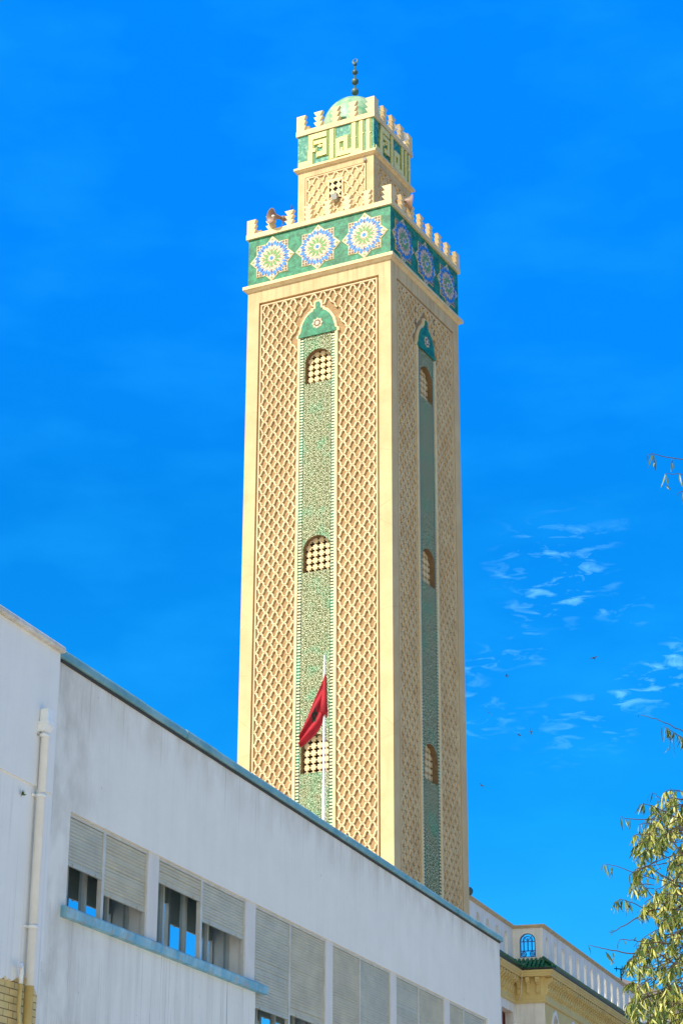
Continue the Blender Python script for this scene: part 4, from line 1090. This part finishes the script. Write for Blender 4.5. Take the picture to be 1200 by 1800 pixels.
def far_house():
    p = at(1066, 1716, 136); q = at(1133, 1743, 141.5)
    t = thing('distant_house', 'brown roofed building showing above the pierced parapet behind the tree', 'building', (p.x, p.y, GZ), atan2(q.y - p.y, q.x - p.x))
    T = lambda x, o, z: (x, -o, z - GZ)
    b = MB(T); b.use(mat('beige_far_wall', (.5, .42, .32), (.42, .35, .27), scale=.5)); b.box(8.5, 24, -9, 0, GZ + .02, 19.3); b.build('wall', t)
    b = MB(T); b.use(BROWNROOF)
    b.raw([T(8.2, .5, 19.2), T(24.5, .5, 19.2), T(24.5, -3.5, 21.95), T(8.2, -3.5, 21.95), T(8.2, -9.5, 19.2), T(24.5, -9.5, 19.2)],
          [(0, 1, 2, 3), (3, 2, 5, 4), (0, 3, 4), (1, 5, 2), (0, 4, 5, 1)]); b.build('roof', t)
    a = at(1091, 1722, 141); t2 = thing('aerial', 'small dark aerial standing on the brown roof left of the tree', 'aerial', (a.x, a.y, a.z))
    b = MB(); b.use(DARK); b.tube([(0, 0, -.7), (0, 0, .75)], .05, 6); b.build('mast', t2)
    b = MB(); b.use(DARK); b.tube([(-.45, 0, .75), (.35, 0, .7)], .04, 6); b.tube([(-.3, 0, .55), (-.3, 0, .9)], .03, 5); b.tube([(0.1, 0, .5), (0.1, 0, .95)], .03, 5); b.build('crossbar', t2)
far_house()

# ------------------------------------------------------------ tree at the right
def tree():
    R = random.Random(21)
    base = Vector((5.9, 21.6, GZ))
    t = thing('eucalyptus_tree', 'drooping yellow green narrow leaved tree hanging in at the right edge', 'tree', base)
    lf = MB(); lf.use(LEAF); lf.tone = []
    class Twigs:
        def tube(self, path, r, n):
            k = len(lf.v); lf.use(TWIG); lf.tube(path, r, n); lf.tone += [0.0] * (len(lf.v) - k); lf.use(LEAF)
    tw = Twigs()
    B = base
    def leaf(p, d, L, w, tone):
        d = Vector(d).normalized(); side = d.cross(Vector((R.uniform(-1, 1), R.uniform(-1, 1), R.uniform(-.3, .3)))).normalized(); nrm = d.cross(side)
        bend = side * R.uniform(-.28, .28) * L + nrm * R.uniform(-.18, .18) * L
        K = 5; b0 = len(lf.v)
        for k in range(K + 1):
            f = k / K; ww = w * [0.12, .75, 1.0, .85, .5, .02][k]
            c = p + d * L * f + bend * f * f
            lf.v += [tuple(c - side * ww - B), tuple(c + nrm * w * .35 - B), tuple(c + side * ww - B)]; lf.tone += [tone, tone * .85, tone]
        for k in range(K):
            for e in range(2):
                lf.f.append([b0 + k * 3 + e, b0 + k * 3 + e + 1, b0 + (k + 1) * 3 + e + 1, b0 + (k + 1) * 3 + e]); lf.mi.append(0); lf.sm.append(False)
    def tone():
        x = R.random()
        return R.uniform(.60, 1.0) if x < .36 else (R.uniform(.28, .60) if x < .72 else R.uniform(0, .28))
    def branch(pts, r0, r1, leaves=0, lo=.08, hi=.145, frm=0.0, dark=False):
        pts = [Vector(p) for p in pts]; k = len(pts); fine = []
        for i in range(k - 1):
            for q in range(4):
                f = q / 4; v = pts[i].lerp(pts[i + 1], f) + Vector((R.uniform(-1, 1), R.uniform(-1, 1), R.uniform(-1, 1))) * .006
                fine.append(v)
        fine.append(pts[-1]); n = len(fine)
        tw.tube([v - B for v in fine], [r0 + (r1 - r0) * i / (n - 1) for i in range(n)], 6)
        for _ in range(leaves):
            f = frm + (1 - frm) * R.random(); i = min(int(f * (n - 1)), n - 1); p = fine[i]
            d = Vector((R.uniform(-.5, .5), R.uniform(-.5, .5), -1.0 + R.uniform(-.1, .5)))
            leaf(p, d, R.uniform(lo, hi), R.uniform(.008, .016), R.uniform(0, .35) if dark and R.random() < .6 else tone())
    # trunk and limbs
    tr = MB(); tr.use(BARK)
    tr.tube([(0, 0, 0), (.05, 0, 1.5), (-.05, .1, 3.2), (-.15, .1, 5.0), (-.05, .15, 7.0), (.1, .1, 9.0), (.15, .1, 11.0)], [.26, .21, .19, .16, .13, .09, .04], 14)
    tr.build('trunk', t)
    core = lambda z: base + Vector((-.05, .1, z - GZ))
    def limb(zs, px, py, Y, r):
        m = MB(); m.use(BARK); a = core(zs); e = at(px, py, Y); mid = a.lerp(e, .5) + Vector((0, 0, .25))
        m.tube([a - B, mid - B, e - B], [r, r * .65, r * .3], 8); m.build('limb', t); return e
    tips = [limb(2.2, 1250, 1740, 20.6, .05), limb(2.9, 1235, 1640, 21.2, .05), limb(3.4, 1240, 1560, 20.2, .045), limb(4.0, 1230, 1450, 21.4, .045), limb(4.8, 1300, 1300, 21, .04), limb(7.4, 1290, 830, 21, .04),
            limb(2.6, 1420, 1600, 23, .05), limb(3.8, 1560, 1450, 20, .05), limb(5.5, 1500, 1200, 22, .05), limb(1.6, 1330, 1850, 20.4, .05)]
    # dense foliage: short drooping twigs
    left = [(1395, 1190), (1420, 1160), (1440, 1150), (1480, 1122), (1500, 1130), (1520, 1130), (1545, 1118), (1570, 1118), (1600, 1130), (1625, 1155), (1650, 1150), (1670, 1118), (1700, 1108), (1730, 1110), (1755, 1122), (1775, 1112), (1800, 1108), (1900, 1100), (2100, 1150)]
    def lx(y):
        for (ya, xa), (yb, xb) in zip(left, left[1:]):
            if ya <= y <= yb: return xa + (xb - xa) * (y - ya) / (yb - ya)
        return 1200
    gaps = [(1150, 1540, 26, 34), (1190, 1610, 10, 14), (1140, 1752, 14, 16), (1165, 1790, 10, 22), (1195, 1470, 9, 12), (1165, 1455, 12, 10), (1190, 1775, 8, 16)]
    n = 0
    while n < 430:
        y = R.uniform(1400, 1850); x = R.uniform(lx(y) - 10, 1250)
        if any(((x - a) / c) ** 2 + ((y - b_) / d) ** 2 < 1 for a, b_, c, d in gaps): continue
        if y < 1470 and R.random() < .55: continue
        Y = R.uniform(19.6, 22.6); p = at(x, y - 12, Y); q = p + Vector((R.uniform(.1, .35), R.uniform(-.2, .3), R.uniform(-.05, .18)))
        e = p + Vector((R.uniform(-.10, .02), R.uniform(-.05, .05), -R.uniform(.02, .12)))
        branch([q, p, e], .005, .002, R.randint(9, 14), frm=.25); n += 1
    made = 0                                            # the rest of the crown, outside the picture: clumps round the limb ends and leader
    hubs = [v + Vector((R.uniform(0, .3), R.uniform(-.2, .2), .1)) for v in tips] + [base + Vector((R.uniform(-.3, .9), R.uniform(-.7, .7), z)) for z in (5.2, 6.4, 7.4, 8.3, 9.2, 10.1, 10.9, 11.3)]
    while made < 760:
        h = R.choice(hubs); p = h + Vector((R.gauss(0, .42), R.gauss(0, .42), R.gauss(0, .34)))
        d_ = p.dot(FW)
        if 600 + FPX * p.dot(RT) / d_ < 1228: continue
        branch([p.lerp(h, .45), p, p + Vector((R.uniform(-.08, .08), 0, -.12))], .006, .002, 10); made += 1
    # twigs carrying the dense part back to the limbs
    for (x, y) in ((1130, 1520), (1145, 1590), (1125, 1690), (1120, 1740), (1150, 1450), (1160, 1620), (1135, 1770)):
        Y = R.uniform(20.2, 21.4); e = at(x, y, Y); tp = min(tips, key=lambda v: (v - e).length)
        branch([tp, tp.lerp(e, .5) + Vector((0, 0, -.06)), e], .012, .004, 10, frm=.3)
    # the loose sprays one can pick out against the sky
    def spray(px, lv, r0=.006, Y=20.6, n=0, frm=0.5, dark=True):
        P = [at(x, y, Y) for x, y in px]; tp = min(tips, key=lambda v: (v - P[0]).length)
        if (tp - P[0]).length < 2.2: branch([tp, tp.lerp(P[0], .5), P[0]], r0 * 1.5, r0)
        branch(P, r0, .0022, n, frm=frm, dark=dark)
        for (x0, y0, x1, y1, w, tn) in lv:
            a, b_ = at(x0, y0, Y), at(x1, y1, Y - .02); leaf(a, b_ - a, (b_ - a).length, w, tn * .6)
    spray([(1260, 822), (1200, 808), (1165, 802), (1145, 797), (1138, 800)], [(1138, 799, 1134, 813, .006, .1), (1145, 798, 1141, 821, .011, .5), (1147, 799, 1154, 825, .013, .05), (1150, 812, 1146, 820, .007, .9), (1182, 806, 1176, 829, .014, .8), (1181, 806, 1179, 828, .008, .2)])
    spray([(1260, 838), (1210, 836), (1190, 833), (1168, 833)], [(1168, 833, 1164, 857, .012, .8), (1169, 834, 1172, 852, .012, .6), (1169, 852, 1178, 863, .011, .1), (1194, 832, 1192, 857, .012, .7), (1195, 833, 1193, 850, .008, .1)])
    spray([(1260, 860), (1215, 862), (1197, 864), (1190, 868)], [(1197, 866, 1196, 889, .012, .4), (1200, 866, 1198, 884, .014, .9), (1191, 868, 1190, 873, .006, .2)])
    spray([(1290, 1330), (1225, 1300), (1200, 1286), (1175, 1274), (1150, 1264), (1124, 1256)], [(1122, 1256, 1120, 1262, .005, .1)], .008)
    spray([(1260, 1330), (1215, 1312), (1190, 1292), (1165, 1276)], [(1163, 1276, 1158, 1302, .012, .3), (1168, 1279, 1166, 1303, .013, .8), (1172, 1281, 1176, 1306, .013, .4), (1178, 1286, 1176, 1318, .012, .2), (1182, 1288, 1184, 1330, .014, .6), (1175, 1312, 1170, 1325, .008, .1)], .008, n=26, frm=.35)
    spray([(1290, 1310), (1230, 1300), (1195, 1300)], [], n=22, frm=.4)
    spray([(1270, 1440), (1215, 1420), (1190, 1414), (1160, 1405), (1150, 1395), (1144, 1394)], [(1146, 1393, 1143, 1412, .010, .1), (1152, 1400, 1155, 1420, .009, .6), (1141, 1396, 1132, 1412, .007, .1), (1132, 1412, 1128, 1434, .008, .4)], .006)
    spray([(1200, 1440), (1170, 1428), (1145, 1416), (1131, 1413), (1122, 1415)], [], n=18, frm=.3)
    spray([(1190, 1448), (1150, 1440), (1110, 1440), (1098, 1438), (1089, 1436)], [(1089, 1437, 1094, 1460, .008, .1), (1091, 1438, 1096, 1458, .007, .5), (1100, 1441, 1107, 1460, .010, .1), (1098, 1440, 1104, 1458, .008, .6), (1106, 1440, 1106, 1455, .008, .3)])
    spray([(1160, 1448), (1135, 1447), (1120, 1450)], [(1122, 1450, 1120, 1470, .008, .3), (1127, 1448, 1128, 1466, .009, .2), (1133, 1447, 1134, 1465, .009, .4), (1122, 1460, 1126, 1470, .007, .1)])
    spray([(1240, 1470), (1185, 1422), (1180, 1400), (1177, 1385)], [(1178, 1384, 1180, 1395, .006, .3), (1182, 1400, 1188, 1425, .010, .8)])
    spray([(1200, 1560), (1150, 1545), (1110, 1533), (1080, 1522), (1062, 1518)], [(1058, 1518, 1056, 1535, .008, .1), (1062, 1519, 1068, 1545, .010, .7), (1066, 1520, 1072, 1542, .009, .1), (1060, 1519, 1062, 1536, .007, .5), (1072, 1522, 1078, 1545, .010, .3), (1076, 1524, 1074, 1540, .008, .1)])
    spray([(1185, 1600), (1150, 1580), (1120, 1545), (1106, 1536)], [(1106, 1536, 1104, 1562, .009, .2), (1110, 1540, 1118, 1568, .010, .4)], n=8)
    spray([(1190, 1570), (1130, 1595), (1105, 1585), (1090, 1580), (1078, 1586)], [(1078, 1586, 1080, 1600, .009, .2), (1084, 1582, 1090, 1606, .012, .5), (1090, 1581, 1092, 1604, .010, .1), (1098, 1583, 1103, 1608, .012, .8), (1103, 1586, 1101, 1612, .010, .2)], n=12)
    spray([(1185, 1600), (1150, 1598), (1119, 1613), (1095, 1628), (1078, 1637), (1070, 1640)], [(1076, 1638, 1073, 1646, .006, .1), (1118, 1612, 1128, 1622, .012, .1), (1124, 1610, 1133, 1620, .010, .1), (1080, 1634, 1070, 1640, .005, .2)], .009)
    spray([(1200, 1662), (1160, 1657), (1120, 1654), (1100, 1652), (1088, 1652), (1084, 1660)], [(1085, 1660, 1084, 1668, .005, .1), (1113, 1655, 1116, 1647, .014, .0), (1120, 1656, 1112, 1666, .009, .1), (1138, 1657, 1134, 1670, .012, .1), (1095, 1652, 1102, 1660, .006, .2)])
    spray([(1150, 1672), (1110, 1676), (1075, 1671), (1050, 1665), (1033, 1661)], [(1033, 1662, 1041, 1678, .007, .1), (1064, 1673, 1075, 1697, .018, .05), (1080, 1678, 1074, 1698, .018, .8), (1076, 1674, 1080, 1684, .008, .3)], .008)
    spray([(1180, 1735), (1150, 1748), (1125, 1757), (1106, 1764)], [(1106, 1763, 1095, 1782, .012, .1), (1104, 1764, 1100, 1788, .014, .8), (1100, 1765, 1094, 1776, .010, .6), (1108, 1764, 1107, 1790, .012, .2)], .008, n=8)
    lf.build('crown', t)
tree()
